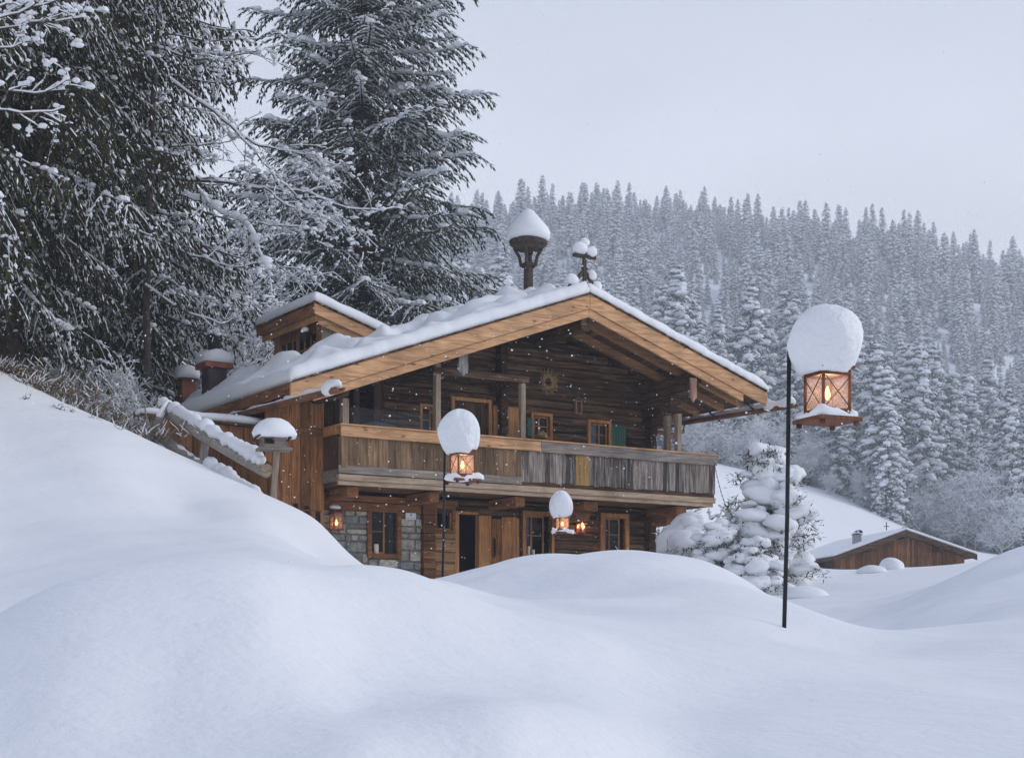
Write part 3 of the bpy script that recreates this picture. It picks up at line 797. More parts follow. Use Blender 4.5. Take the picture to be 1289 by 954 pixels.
m = hm(); m.box(g0+.003, g1-.003, BB-.036, BB+.02, 3.77, ZR-.267); o = bb(m, 'parapet_plank', M['plank_gold']); o['label'] = 'single ochre plank among the grey ones'
m = hm(); m.box(AL-.06, a_mid, BB-.065, BB-.034, 3.70, 3.86, j=.003); bb(m, 'rail_board', M['grey_x'], bevel=.006)
m = hm(); m.box(a_mid+.003, AR, BB+.0, BB+.05, 3.68, 3.80, j=.003); bb(m, 'rail_board', M['log'])  # dark strip fills the gap below the planks, its shade put into the colour
m = hm(); m.box(AL-.06, AR, BB-.06, BB+.055, FLOOR-.01, 3.68, j=.004); m.box(AL-.05, AR-.05, BB-.02, BB+.055, FLOOR-.10, FLOOR-.013, j=.004); bb(m, 'floor_beam', M['beige_x'], bevel=.008)
# left return of the parapet and right-hand one
m = hm(); m.box(AL-.05, AL+.06, BB+.115, BW-.0, ZR-.20, ZR-.002); bb(m, 'handrail', M['gold_y'], bevel=.006)
m = hm()
for i in range(6): m.box(AL-.02, AL+.02, BB+.12+i*.2, BB+.31+i*.2, 3.72, ZR-.21, j=.003)
bb(m, 'parapet', M['board_dark'])
m = hm(); m.box(AL-.07, AL+.05, BB+.06, BW, FLOOR-.02, 3.78, j=.004); bb(m, 'floor_beam', M['grey_x'])
m = hm()
for i in range(20): m.box(AR-.03, AR+.01, BB+.06+i*.3, BB+.35+i*.3, 3.6, ZR-.04, j=.004)
bb(m, 'parapet', M['plank_old'])
m = hm(); m.box(AR-.08, AR+.04, BB+.115, 7, ZR-.036, ZR-.001); bb(m, 'handrail', M['gold_y'])
# joists carrying the balcony
for px, w in ((652, .26), (742, .40), (853, .30), (441, .26), (545, .24)):
    a = hx(px, BB+.25); z1 = FLOOR-.105
    m = hm(); m.box(a-w/2, a+w/2, BB+.14+random.uniform(-.04, .05), BW+.1, z1-.22, z1, j=.006)
    if px in (742, 853): m.box(a-w*.46, a+w*.46, BB+.5, BW+.1, z1-.42, z1-.222, j=.006)
    bb(m, 'joist', M['beam_y'], bevel=.012)
# posts
for px, b, w, zt in ((433.5, BB, .15, 5.25), (550, BB+.02, .13, 6.2), (657.3, BB+.02, .12, 5.95), (853.5, BB+.02, .13, 5.62), (840, BB+.42, .14, 5.62)):
    a = hx(px, b); m = hm(); m.box(a-w/2, a+w/2, b-w/2, b+w/2, FLOOR if b > BB+.3 else ZR+.002, zt, j=.003); bb(m, 'post', M['post'], bevel=.008)
m = hm(); a = hx(657.3, BB); m.box(-3.5, a+.15, BB-.05, BB+.09, 5.955, 6.1); m.box(a-.07, a+.07, BB+.1, BW, 5.955, 6.09); bb(m, 'tie_beam', M['log'])
a = hx(550, BB); m = hm(); m.beam((a+.06, BB+.03, 5.9), (a+.72, BB+.03, 6.16), .09, .09); bb(m, 'brace', M['log'])
# glass wind screen on the left
a0, a1 = hx(441, BB+.05), hx(557, BB+.05)
m = hm(); w = (a1-a0)/2
for i in range(2): m.box(a0+i*w+.01, a0+(i+1)*w-.01, BB+.05, BB+.062, ZR+.004, ZR+.38)
bb(m, 'glass_screen', M['screen'])

# ---- dormer on the left slope
DX0, DX1, DY0, DY1 = -4.82, -3.35, 3.5, 6.1
d_top = lambda x: 7.70-(x+5.08)*.31
m = hm()
x = DX0
while x < DX1-.02:
    w = min(random.uniform(.16, .3), DX1-x); m.hexa([(x,DY0,roofz(x)-.1),(x+w-.006,DY0,roofz(x+w)-.1),(x+w-.006,DY0+.05,roofz(x+w)-.1),(x,DY0+.05,roofz(x)-.1),
        (x,DY0,d_top(x)-.1),(x+w-.006,DY0,d_top(x+w)-.1),(x+w-.006,DY0+.05,d_top(x+w)-.1),(x,DY0+.05,d_top(x)-.1)]); x += w
dormer = hb(m, 'dormer', M['post'])
dormer['label'] = 'roof dormer whose snowy lid tips towards the ridge'
def db(mb, name, mat, **k): return hb(mb, name, mat, dormer, **k)
m = hm()      # window front facing the eave
for y0, y1 in ((DY0+.05, DY0+.30), (DY0+1.25, DY0+1.35), (DY1-.32, DY1)): m.box(DX0-.01, DX0+.1, y0, y1, roofz(DX0)-.1, d_top(DX0)-.12)
m.box(DX0-.005, DX0+.09, DY0+.3, DY1-.32, roofz(DX0)-.1, roofz(DX0)+.42); m.box(DX0-.005, DX0+.09, DY0+.3, DY1-.32, d_top(DX0)-.42, d_top(DX0)-.12)
db(m, 'wall', M['board'])
m = hm(); zc0, zc1 = roofz(DX0)+.42, d_top(DX0)-.42
for k in range(7): y = DY0+.3+k*(DY1-DY0-.62)/6; m.box(DX0+.01, DX0+.05, y-.025, y+.025, zc0, zc1)
m.box(DX0+.012, DX0+.048, DY0+.3, DY1-.32, (zc0+zc1)/2-.02, (zc0+zc1)/2+.02)
f = db(m, 'window', M['frame_z'])
m = hm(); m.box(DX0+.025, DX0+.03, DY0+.3, DY1-.32, zc0, zc1); hb(m, 'pane', M['glass'], f)
m = hm(); m.box(DX0+.06, DX1, DY1-.06, DY1, roofz(DX0)-.1, 7.2); m.box(DX1-.06, DX1, DY0, DY1, roofz(DX1)-.2, d_top(DX1)-.1); db(m, 'back_wall', M['board_dark'])
m = hm(); e0, e1 = -5.12, -3.15; y0, y1 = DY0-.28, DY1+.3
m.slab((e0, d_top(e0)), (e1, d_top(e1)), y0, y1, -.16, -.01); dr = db(m, 'roof', M['soffit'])
m = hm(); m.box(e0-.04, e0-.002, y0, y1, d_top(e0)-.24, d_top(e0)-.005); hb(m, 'fascia', M['beam_y'], dr, bevel=.006)
m = hm(); m.box(e0+.06, e0+.10, y0+.1, y1-.1, d_top(e0)-.36, d_top(e0)-.17); hb(m, 'fascia', M['gold_y'], dr, bevel=.006)
m = hm(); m.slab((e0-.04, d_top(e0)+.012), (e1, d_top(e1)), y0-.045, y0-.003, -.24, -.005); hb(m, 'fascia', M['gold_x'], dr, bevel=.006)
m = hm(); m.slab((e0+.12, d_top(e0)-.04), (e1, d_top(e1)), y0+.1, y0+.14, -.38, -.17); hb(m, 'fascia', M['gold_x'], dr, bevel=.006)
m = hm()
for i in range(40):
    y = y0-.06+i*(y1-y0+.1)/40; m.box(e0-.075-random.uniform(0, .02), e0+.05, y, y+(y1-y0)/40-.01, d_top(e0)-.002, d_top(e0)+.028)
for i in range(18):
    x0 = e0-.06+i*(e1-e0+.06)/18; x1 = x0+.1; m.slab((x0, d_top(x0)), (x1, d_top(x1)), y0-.085-random.uniform(0, .02), y0+.05, .0, .03)
hb(m, 'shingles', M['log'], dr)
blanket('roof_snow', e0-.06, e1+.05, y0-.07, y1+.05, lambda x: d_top(x)+.025, lambda x, y: .25+.02*nz(x, y, 2), 30, 44, dr, edge=.12)
m = hm(); a, z = -5.1, 6.95
m.tube([(DX0-.02, DY0+.55, 7.20), (DX0-.16, DY0+.5, 7.16)], .03, 8); m.blob((DX0-.2, DY0+.48, 7.13), (.07, .07, .12), 10)
m.blob((DX0-.2, DY0+.48, 7.27), (.09, .09, .07), 10, 1)
db(m, 'lamp', [M['iron'], M['snow']], smooth=True)

# ---- chimneys
def chimney(a, b, w, d, zt, mat, cap, label, pipe=False):
    m = hm(); z0 = roofz(a)-.3
    m.box(a-w/2, a+w/2, b-d/2, b+d/2, z0, zt); c = hb(m, 'chimney', mat, bevel=.01); c['label'] = label
    m = hm()
    if cap: m.box(a-w/2-.12, a+w/2+.12, b-d/2-.12, b+d/2+.12, zt, zt+.13)
    else: m.box(a-w/2-.04, a+w/2+.04, b-d/2-.04, b+d/2+.04, zt, zt+.06)
    hb(m, 'cap', M['copper'] if cap else M['rust'], c, bevel=.01)
    m = hm(); e = .14 if cap else .09; zz = zt+(.13 if cap else .06); n = 14
    vs = []; rings = ((1.0, 0), (1.05, .10), (1.0, .20), (.82, .27), (.4, .30))
    for s, h in rings:
        for k in range(4*4):
            t = k/16*2*math.pi; ct, st = math.cos(t), math.sin(t); q = (abs(ct)**6+abs(st)**6)**(-1/6)
            vs.append((a+(w/2+e)*s*q*ct, b+(d/2+e)*s*q*st, zz+.004+h*(1+.12*math.sin(3*t+a))))
    fs = [(i*16+k, i*16+(k+1) % 16, (i+1)*16+(k+1) % 16, (i+1)*16+k) for i in range(4) for k in range(16)]+[tuple(64+k for k in range(16)), tuple(range(16))[::-1]]
    m.add(vs, fs); hb(m, 'snow_cap', M['snow'], c, smooth=True)
    if pipe:
        m = hm(); m.lathe([(.15, 0), (.15, .30), (.19, .31), (.19, .42), (.15, .45), (.0, .46)], (a, b, zz+.22), 16); hb(m, 'flue', M['iron'], c, smooth=False)
        m = hm(); m.lathe([(.17, 0), (.18, .05), (.12, .10), (0, .11)], (a, b, zz+.68), 14); hb(m, 'flue_snow', M['snow'], c, smooth=True)
    return c
a_, z_ = -6.35, 0
chimney(-6.3, 7.95, .36, .30, 6.55, M['copper'], False, 'slim brown metal chimney')
chimney(-6.3, 6.2, .46, .42, 6.58, M['dark_metal'], True, 'dark sheet-metal chimney with a wide cap and a flue', True)

# ---- bell turret on the ridge
m = hm(); b = 2.45; z0 = ZA+.0
m.box(-.085, .085, b-.085, b+.085, z0, z0+1.2); tur = hb(m, 'bell_turret', M['bark'], bevel=.012)
m = hm()
for sx in (-1, 1):
    for sy in (-1, 1):
        m.tube([(sx*.06, b+sy*.06, z0+1.06), (sx*.13, b+sy*.13, z0+1.16), (sx*.15, b+sy*.15, z0+1.32), (sx*.24, b+sy*.24, z0+1.54)], .042, 6)
m.box(-.15, .15, b-.15, b+.15, z0+1.10, z0+1.16)
hb(m, 'bracket', M['bark'], tur)
m = hm(); m.lathe([(.04, .0), (.09, .02), (.07, .12), (.03, .16)], (0, b, z0+1.24), 12); hb(m, 'bell', M['dark_metal'], tur, smooth=True)
m = hm(); m.lathe([(.16, 1.44), (.33, 1.50), (.44, 1.60), (.46, 1.67), (.40, 1.76), (.0, 1.95)], (0, b, z0), 26, jit=.03); hb(m, 'turret_roof', M['bark'], tur)
m = hm(); m.lathe([(.42, 1.66), (.50, 1.74), (.515, 1.86), (.46, 1.98), (.34, 2.12), (.22, 2.26), (.13, 2.36), (.05, 2.41), (.0, 2.42)], (0, b, z0+.03), 28, jit=.035, seed=4); hb(m, 'snow_cap', M['snow'], tur, smooth=True)
# ---- ridge cross with curling boards at the gable peak
m = hm(); b = .15
m.box(-.042, .042, b-.035, b+.035, ZA, ZA+1.08); m.box(-.30, .30, b-.04, b+.035, ZA+.82, ZA+.90)
m.beam((-.42, b, ZA+.12), (.06, b, ZA+.62), .045, .09); m.beam((.42, b, ZA+.02), (-.06, b, ZA+.62), .045, .09)
cr = hb(m, 'gable_cross', M['bark'], bevel=.008)
for q in (((-.13, b, ZA+1.02), (.19, .13, .14)), ((.19, b, ZA+.99), (.14, .12, .12)), ((.0, b, ZA+1.17), (.11, .1, .10)), ((-.34, b, ZA+.30), (.16, .13, .13)), ((.34, b, ZA+.24), (.12, .11, .12)), ((.2, b, ZA+.46), (.1, .1, .12))):
    m = hm(); m.blob(q[0], q[1], 14, 0, .1, int(q[1][0]*1000)); hb(m, 'snow_cap', M['snow'], cr, smooth=True)

# ---- annex on the left: upright boards
AF = 1.55
m = hm(); x = -7.05
zt = lambda x: roofz(x)-.3
while x < hx(404, AF)-.02:
    w = random.uniform(.13, .22); m.box(x, x+w-.008, AF+random.uniform(-.012, .012), AF+.06, zlow, min(zt(x), 5.25), j=.002); x += w
hb(m, 'annex_wall', M['board'])
m = hm(); m.box(-7.1, hx(407, AF-.02), AF-.045, AF-.002, 4.52, 4.70, j=.004); hb(m, 'wall_plate', M['beam'])
m = hm(); m.box(-7.1, hx(404, AF), AF-.03, AF-.014, 2.95, 2.975); hb(m, 'batten', M['beam'])
# near-black plates laid low on the boards paint the shade of cut-out openings
m = hm()
for px, p0, p1 in ((372, 630, 641), (386, 633, 650), (400, 640, 662)):
    a, z0 = H(px, p1, AF); _, z1 = H(px, p0, AF)
    m.box(a-.055, a+.055, AF-.018, AF-.012, z0-.5, z1-.06); m.lathe([(.055, 0), (.0, .001)], (a, AF-.015, z1-.06), 10) if False else None
hb(m, 'slot_shade_plate', M['dark'])
# ------------------------------------------------------------------ trees
class Kites:
    """many small tent-shaped leaf clumps, as arrays"""
    def __init__(s): s.P = []; s.D = []; s.Lw = []; s.m = []
    def add(s, P, D, L, W, m):
        P = np.asarray(P, float).reshape(-1, 3); n = len(P)
        if not n: return
        s.P.append(P); s.D.append(np.broadcast_to(np.asarray(D, float), (n, 3))); s.Lw.append(np.stack([np.broadcast_to(L, n), np.broadcast_to(W, n)], -1)); s.m.append(np.full(n, m))
    def arrays(s, rng, sag=.35, lift=.0):
        P = np.concatenate(s.P); D = np.concatenate(s.D); LW = np.concatenate(s.Lw); m = np.concatenate(s.m)
        D = D/np.linalg.norm(D, axis=1, keepdims=True)
        up = np.array([0, 0, 1.0]) + rng.normal(0, .28, (len(P), 3))
        S = np.cross(D, up); S /= np.linalg.norm(S, axis=1, keepdims=True)+1e-9
        Nn = np.cross(S, D)
        L = LW[:, :1]; W = LW[:, 1:]
        mid = P + D*L*.45
        a = P; b = mid + S*W*.5 - Nn*W*sag; c = P + D*L - Nn*L*.10; d = mid - S*W*.5 - Nn*W*sag
        V = np.stack([a, b, c, d], 1).reshape(-1, 3)
        i = np.arange(len(P))*4
        T = np.stack([np.stack([i, i+1, i+2], -1), np.stack([i, i+2, i+3], -1)], 1)
        return V, T, m
def segtubes(P0, P1, r0, r1, n=5):
    P0 = np.asarray(P0); P1 = np.asarray(P1); r0 = np.asarray(r0)[:, None, None]; r1 = np.asarray(r1)[:, None, None]
    d = P1-P0; d = d/(np.linalg.norm(d, axis=1, keepdims=True)+1e-9)
    u = np.where(np.abs(d[:, 2:]) < .9, np.array([[0, 0, 1.0]]), np.array([[1.0, 0, 0]]))
    x = np.cross(d, u); x /= np.linalg.norm(x, axis=1, keepdims=True)+1e-9; y = np.cross(x, d)
    a = np.arange(n)*2*np.pi/n
    o = x[:, None]*np.cos(a)[None, :, None] + y[:, None]*np.sin(a)[None, :, None]
    V = np.concatenate([P0[:, None]+o*r0, P1[:, None]+o*r1], 1)
    base = np.arange(len(P0))[:, None]*2*n; k = np.arange(n); k2 = (k+1) % n
    Q = np.stack([base+k, base+k2, base+k2+n, base+k+n], -1)
    return V.reshape(-1, 3), Q.reshape(-1, 4)
_OCT = np.array([[1,0,0],[0,1,0],[-1,0,0],[0,-1,0],[0,0,1],[0,0,-1]], float)
_OF = np.array([[0,1,4],[1,2,4],[2,3,4],[3,0,4],[1,0,5],[2,1,5],[3,2,5],[0,3,5]])
def lumps(P, r, rng):
    """small rounded snow lumps (12-sided, two rings)"""
    P = np.asarray(P, float).reshape(-1, 3); r = np.asarray(r, float).reshape(-1, 3); n = 6
    a = np.arange(n)*2*np.pi/n
    ring = lambda s, z: np.stack([s*np.cos(a), s*np.sin(a), np.full(n, z)], -1)
    B = np.concatenate([[[0, 0, -.8]], ring(.85, -.45), ring(1.0, .2), ring(.6, .75), [[0, 0, 1.0]]])
    F3 = [(0, 1+(k+1) % n, 1+k) for k in range(n)] + [(1+2*n+k, 1+2*n+(k+1) % n, 1+3*n) for k in range(n)]
    F4 = [(1+j*n+k, 1+j*n+(k+1) % n, 1+(j+1)*n+(k+1) % n, 1+(j+1)*n+k) for j in (0, 1) for k in range(n)]
    J = 1 + rng.normal(0, .10, (len(P), len(B), 1))
    V = P[:, None] + B[None]*r[:, None]*J
    base = np.arange(len(P))[:, None, None]*len(B)
    return V.reshape(-1, 3), (np.array(F3)[None]+base).reshape(-1, 3), (np.array(F4)[None]+base).reshape(-1, 4)

def conifer(name, Ht, Rd, seed, z0=1.0, whorl=.5, nbr=6, twig=.32, spray=.30, width=.09, step=.14, droop=.5, hang=.55, snow=.45, lump=.5,
            needle=None, weep=0.0, ex=.75, lz=None, rfun=None, patch=.35, vary=.2, rope=0.0):
    """returns (trunk mesh, crown mesh, snow mesh)"""
    rg = np.random.default_rng(seed)
    K = Kites(); S = Kites(); sp0 = []; sp1 = []; sr0 = []; sr1 = []; LP = []; LR = []; q0 = []; q1 = []; qr = []
    z = z0
    while z < Ht-.25:
        t = (z-z0)/(Ht-z0); k = max(3, int(round(nbr*(1-.4*t)))); a0 = rg.uniform(0, 6.28)
        for i in range(k):
            az = a0 + 2*np.pi*i/k + rg.normal(0, .22)
            Lb = Rd*(1-t)**ex*rg.uniform(.68, 1.10) + .12
            if rfun: Lb = Rd*rfun(t)*rg.uniform(1-2*vary, 1+.6*vary)+.12
            elif t < .08: Lb *= .75
            bsn = rg.choice((.25, .8, 1.5), p=(.35, .35, .3))      # some boughs have shed their snow
            zz = z + rg.uniform(-.5, .5)*whorl
            ca, sa = np.cos(az), np.sin(az); dr = np.array([ca, sa, 0.0]); sd = np.array([-sa, ca, 0.0])
            ui = np.linspace(0, 1, 7)
            rise = .12+.5*t
            prof = (rise*ui - droop*(1-.35*t)*ui**1.7 + .20*ui**4)*Lb
            C = dr*ui[:, None]*Lb + np.array([0, 0, 1.0])*(zz+prof)[:, None] + sd*(rg.normal(0, .04)*Lb*ui**2)[:, None]
            rb = .012+.014*Lb
            sp0.append(C[:-1]); sp1.append(C[1:]); w = np.linspace(1, .2, 7)*rb; sr0.append(w[:-1]); sr1.append(w[1:])
            nt_ = max(3, int(Lb/twig))
            for j in range(nt_+1):
                u = .07 + .93*(j+rg.uniform(-.3, .3))/max(1, nt_); u = min(max(u, .05), 1.0)
                f = u*6; q = min(int(f), 5); B = C[q]+(C[q+1]-C[q])*(f-q); tang = C[q+1]-C[q]; tang = tang/np.linalg.norm(tang)
                for s in (-1, 1):
                    Lt = (.42*Lb*(1-u*.72)*min(1, .35+u*1.6)+.12)*rg.uniform(.7, 1.15)
                    if Lt < .08: continue
                    ang = rg.uniform(.6, 1.05)
                    T = tang*np.cos(ang) + sd*s*np.sin(ang)
                    hg = hang*rg.uniform(.5, 1.4) + weep*rg.uniform(.5, 1.5)
                    ns = max(1, int(Lt/step)); v = (np.arange(ns)+rg.uniform(.2, .8, ns))/ns
                    pts = B + T*(Lt*v)[:, None] - np.array([0, 0, 1.0])*(hg*Lt*v**1.6)[:, None]
                    # direction of the needles at every station
                    dv = T[None] - np.array([0, 0, 1.0])*(hg*1.6*v**.6)[:, None]
                    dv = dv/np.linalg.norm(dv, axis=1, keepdims=True)
                    sg = np.where(np.arange(ns) % 2 == 0, 1, -1)[:, None]
                    side = np.cross(dv, np.array([0, 0, 1.0])); side /= np.linalg.norm(side, axis=1, keepdims=True)+1e-6
                    dd = dv + side*sg*rg.uniform(.3, .9, (ns, 1)) - np.array([0, 0, 1.0])*(rg.uniform(.0, .5, (ns, 1))+weep*.8)
                    fz = min(1, .30+Lb/(2.6*spray+.3)*.5); Ls = fz*spray*rg.uniform(.65, 1.25, ns); Ws = fz*width*rg.uniform(.7, 1.3, ns)
                    K.add(pts, dd, Ls, Ws, 0)
                    K.add(pts, dv - np.array([0, 0, .25+weep*.5]), Ls*.9, Ws, 0)
                    tsn = bsn*(rg.choice((.15, 1.7), p=(1-patch, patch))+.25)
                    keep = rg.random(ns) < snow*tsn*(1.25-.8*v)
                    if keep.any():
                        nn = np.cross(side, dv); nn = nn*np.sign(nn[:, 2:]+1e-6)
                        off = nn*(width*.22)+np.array([0, 0, width*.16])
                        S.add((pts+off)[keep], (dd*.7+dv*.5)[keep], (Ls*rg.uniform(.65, 1.0, ns))[keep], (Ws*rg.uniform(.8, 1.3, ns))[keep], 0)
                    if rope and tsn > .3 and rg.random() < tsn*.8 and ns > 1:      # an unbroken ridge of snow along the twig
                        e0 = int(rg.integers(0, max(1, ns//3))); e1 = int(min(ns-1, e0+max(1, ns*rg.uniform(.4, 1.0))))
                        lf = pts+np.array([0, 0, rope*.55]); q0.append(lf[e0:e1]); q1.append(lf[e0+1:e1+1]); rr_ = rope*rg.uniform(.45, 1.25, e1-e0)*np.linspace(1, .55, e1-e0); qr.append(rr_)
                    kl = rg.random(ns) < lump*.16*bsn
                    if kl.any():
                        LP.append(pts[kl]+np.array([0, 0, width*.35])); r = rg.uniform(.35, 1.0, (kl.sum(), 1))*width; LR.append(r*np.array([1.25, 1.25, .7]))
            if rope and rg.random() < .35+.5*bsn:
                cu = np.linspace(.12, .97, 15); f = cu*6; q = np.minimum(f.astype(int), 5); Cc = C[q]+(C[q+1]-C[q])*(f-q)[:, None]+np.array([0, 0, rope*.9])
                rr_ = rope*rg.uniform(.7, 2.1, 14)*(.6+.5*bsn)*np.linspace(1.0, .75, 14); q0.append(Cc[:-1]); q1.append(Cc[1:]); qr.append(rr_)
            nl = int(Lb*6*lump*(.3+rg.random())*bsn)
            if nl:
                u = rg.uniform(.25, 1, nl); f = u*6; q = np.minimum(f.astype(int), 5); B = C[q]+(C[q+1]-C[q])*(f-q)[:, None]
                r = rg.uniform(.5, 1.5, (nl, 1))*width*(lz or 1.0)
                LP.append(B+np.array([0, 0, 1.0])*r*.6); LR.append(r*np.array([1.3, 1.3, .75]))
        z += whorl*rg.uniform(.8, 1.2)*(1-.35*t)
    # trunk
    zs = np.linspace(-1.0, Ht, 14); rt = np.maximum((.011 if spray > .5 else .016)*Ht*(1-zs/Ht), .01)
    c = np.stack([.02*Ht**.5*np.sin(zs*.35+seed), .02*Ht**.5*np.cos(zs*.3+seed), zs], -1)
    V, Q = segtubes(np.concatenate([c[:-1]]+sp0), np.concatenate([c[1:]]+sp1), np.concatenate([rt[:-1]]+sr0), np.concatenate([rt[1:]]+sr1), 6)
    tm = np_mesh(name+'_trunk', V, [(Q, 0)], [M['bark']], True)
    V, T, _ = K.arrays(rg); 
    cm = np_mesh(name+'_crown', V, [(T.reshape(-1, 3), 0)], [needle or M['needle']])
    V, T, _ = S.arrays(rg, sag=.25)
    V2, F3, F4 = lumps(np.concatenate(LP), np.concatenate(LR), rg) if LP else (np.zeros((0, 3)), np.zeros((0, 3), int), np.zeros((0, 4), int))
    o = len(V)
    if q0:
        q0 = np.concatenate(q0); q1 = np.concatenate(q1); qr = np.concatenate(qr); V3, Q3 = segtubes(q0, q1, qr, qr*.95, 5)
    else: V3, Q3 = np.zeros((0, 3)), np.zeros((0, 4), int)
    sm = np_mesh(name+'_snow', np.concatenate([V, V2, V3]), [(T.reshape(-1, 3), 0), (F3+o, 0), (F4+o, 0), (Q3+o+len(V2), 0)], [M['snow_far']], False)
    me = (tm, cm, sm)
    return me

def bare_tree(name, Ht, seed, spread=.6, levels=4, r0=None, lean=(0, 0), snow=.9, kids_=(5, 5, 4, 4), twig=None, up=.5, thick=1.0, low=.3):
    rg = np.random.default_rng(seed); P0 = []; P1 = []; A = []; B = []
    def grow(p, d, L, r, lev):
        n = 5 if lev < 2 else 4; q = p.copy(); dd = d/np.linalg.norm(d); pts = [q.copy()]
        for i in range(n):
            dd = dd + rg.normal(0, .13 if lev else .06, 3) + np.array([0, 0, .04 if lev < 2 else -.05]); dd /= np.linalg.norm(dd)
            nq = q+dd*L/n; f0 = r*(1-.75*i/n); f1 = r*(1-.75*(i+1)/n)
            P0.append(q.copy()); P1.append(nq.copy()); A.append(f0); B.append(f1); q = nq; pts.append(q.copy())
        if lev >= levels: return
        for k in range(kids_[min(lev, len(kids_)-1)]):
            u = rg.uniform(.25 if lev else low, 1.0)*n; i = min(int(u), n-1); b = pts[i]+(pts[i+1]-pts[i])*(u-i)
            ax = rg.normal(0, 1, 3); ax -= dd*np.dot(ax, dd); ax /= np.linalg.norm(ax)
            nd = dd*rg.uniform(.35, .8)+ax*spread*rg.uniform(.7, 1.3)+np.array([0, 0, up*.3])
            grow(b, nd, L*rg.uniform(.38, .62), max(r*.45, .004), lev+1)
    grow(np.array([0, 0, -.3]), np.array([lean[0], lean[1], 1.0]), Ht*.75, r0 or .012*Ht, 0)
    P0 = np.array(P0); P1 = np.array(P1); A = np.array(A)*thick; B = np.array(B)*thick
    V, Q = segtubes(P0, P1, A, B, 5)
    tm = np_mesh(name+'_wood', V, [(Q, 0)], [twig or M['twig']], True)
    d = P1-P0; hor = np.linalg.norm(d[:, :2], axis=1)/(np.linalg.norm(d, axis=1)+1e-9)
    k = (hor > .35) & (rg.random(len(d)) < snow)
    h = np.minimum(A*.7+.011, .045)[k]; j = rg.uniform(.6, 1.4, k.sum())
    V, Q = segtubes(P0[k]+np.array([0, 0, 1])*(A[k]+h*.35)[:, None], P1[k]+np.array([0, 0, 1])*(B[k]+h*.35)[:, None], h*j, h*.9*j, 5)
    kk = np.where(k & (rg.random(len(d)) < .22))[0]; r = rg.uniform(.02, .06, (len(kk), 1))*(.7+.05*Ht)
    V2, F3, F4 = lumps(P1[kk]+np.array([0, 0, 1])*r*.6, r*np.array([1.2, 1.2, .8]), rg)
    o = len(V)
    sm = np_mesh(name+'_snow', np.concatenate([V, V2]), [(Q, 0), (F3+o, 0), (F4+o, 0)], [M['snow_far']], True)
    return tm, None, sm

def plant(kind, meshes, x, y, z=None, rz=0, s=1.0, label=None, cat='tree', group=None, sz=None, names=('trunk', 'crown', 'snow')):
    z = gz(x, y) if z is None else z
    o = empty(kind, (x, y, z), rz, label, cat, group); o.scale = (s, s, sz or s)
    for nm, me in zip(names, meshes):
        if me is not None: link(nm, me, o)
    return o
def P(px, Y): return ((px-CX)/F*Y, Y)

# ---- the tall spruce behind the house
big = conifer('tall_spruce', 30, 5.8, 11, z0=1.5, whorl=.50, nbr=7, twig=.22, spray=.22, width=.055, step=.088, droop=.62, hang=.55, snow=1.6, lump=1.0, rope=.027, rfun=lambda t: (1-t)**.75*min(1, .75+2*t), vary=.22, lz=2.0, patch=.45)
x, y = P(456, 54); plant('spruce_tree', big, x, y, 4.0, 1.0, 1.0, 'tall dark spruce loaded with snow, rising right behind the chalet roof', 'tree')
# ---- dark drooping spruces at the upper left
rf = lambda t: min(1, .42+2.6*t)*(1-t)**.45
near = conifer('near_spruce', 24, 4.7, 21, z0=1.2, whorl=.46, nbr=6, twig=.19, spray=.20, width=.048, step=.078, droop=.80, hang=.55, snow=.72, lump=.7, rope=.013, needle=M['needle_near'], weep=.38, rfun=rf, vary=.28, patch=.3, lz=1.3)
near2 = conifer('near_spruce_b', 21, 3.6, 22, z0=1.0, whorl=.46, nbr=6, twig=.19, spray=.20, width=.048, step=.078, droop=.7, hang=.6, snow=1.1, lump=.8, rope=.016, needle=M['needle_near'], weep=.3, rfun=rf, vary=.28, patch=.35, lz=1.3)
x, y = P(5, 34); plant('spruce_tree', near, x, y, None, 0.4, 1.0, 'dark drooping spruce with olive needles filling the upper left, nearest of the big trees', 'tree')
x, y = P(-190, 30); plant('spruce_tree', near, x, y, None, 2.1, 1.0, 'dark drooping spruce reaching in from beyond the left edge', 'tree')
x, y = P(160, 40); plant('spruce_tree', near2, x, y, 4.4, 4.0, 1.0, 'olive drooping spruce between the darkest tree and the bare snowy branches', 'tree')
# ---- mid-distance spruces behind
mid = conifer('mid_spruce', 17, 3.0, 31, z0=.6, whorl=.42, nbr=6, twig=.27, spray=.32, width=.11, step=.17, droop=.55, hang=.55, snow=.75, lump=.6, ex=.75)
mid2 = conifer('mid_spruce_b', 14, 2.7, 32, z0=.4, whorl=.42, nbr=6, twig=.27, spray=.32, width=.11, step=.17, droop=.6, hang=.6, snow=.8, lump=.7, ex=.7)
k = 0
for px, Y, s, v in ((20, 52, .8, 0), (95, 56, .75, 1), (150, 48, .55, 1), (210, 55, .62, 0), (265, 58, .60, 1), (320, 62, .62, 0), (370, 60, .55, 1), (245, 46, .42, 1), (300, 49, .40, 0), (180, 68, .8, 0), (120, 72, .85, 1), (395, 74, .7, 0), (560, 70, .55, 1), (600, 82, .62, 0), (340, 50, .34, 1), (50, 44, .6, 1), (110, 42, .5, 0)):
    x, y = P(px, Y)
    plant('spruce_tree', (mid, mid2)[v], x, y, None, k*1.7, s, 'snow-laden spruce standing in the wood behind the chalet, left of the tall one', 'tree', 'spruces in the wood behind the chalet'); k += 1
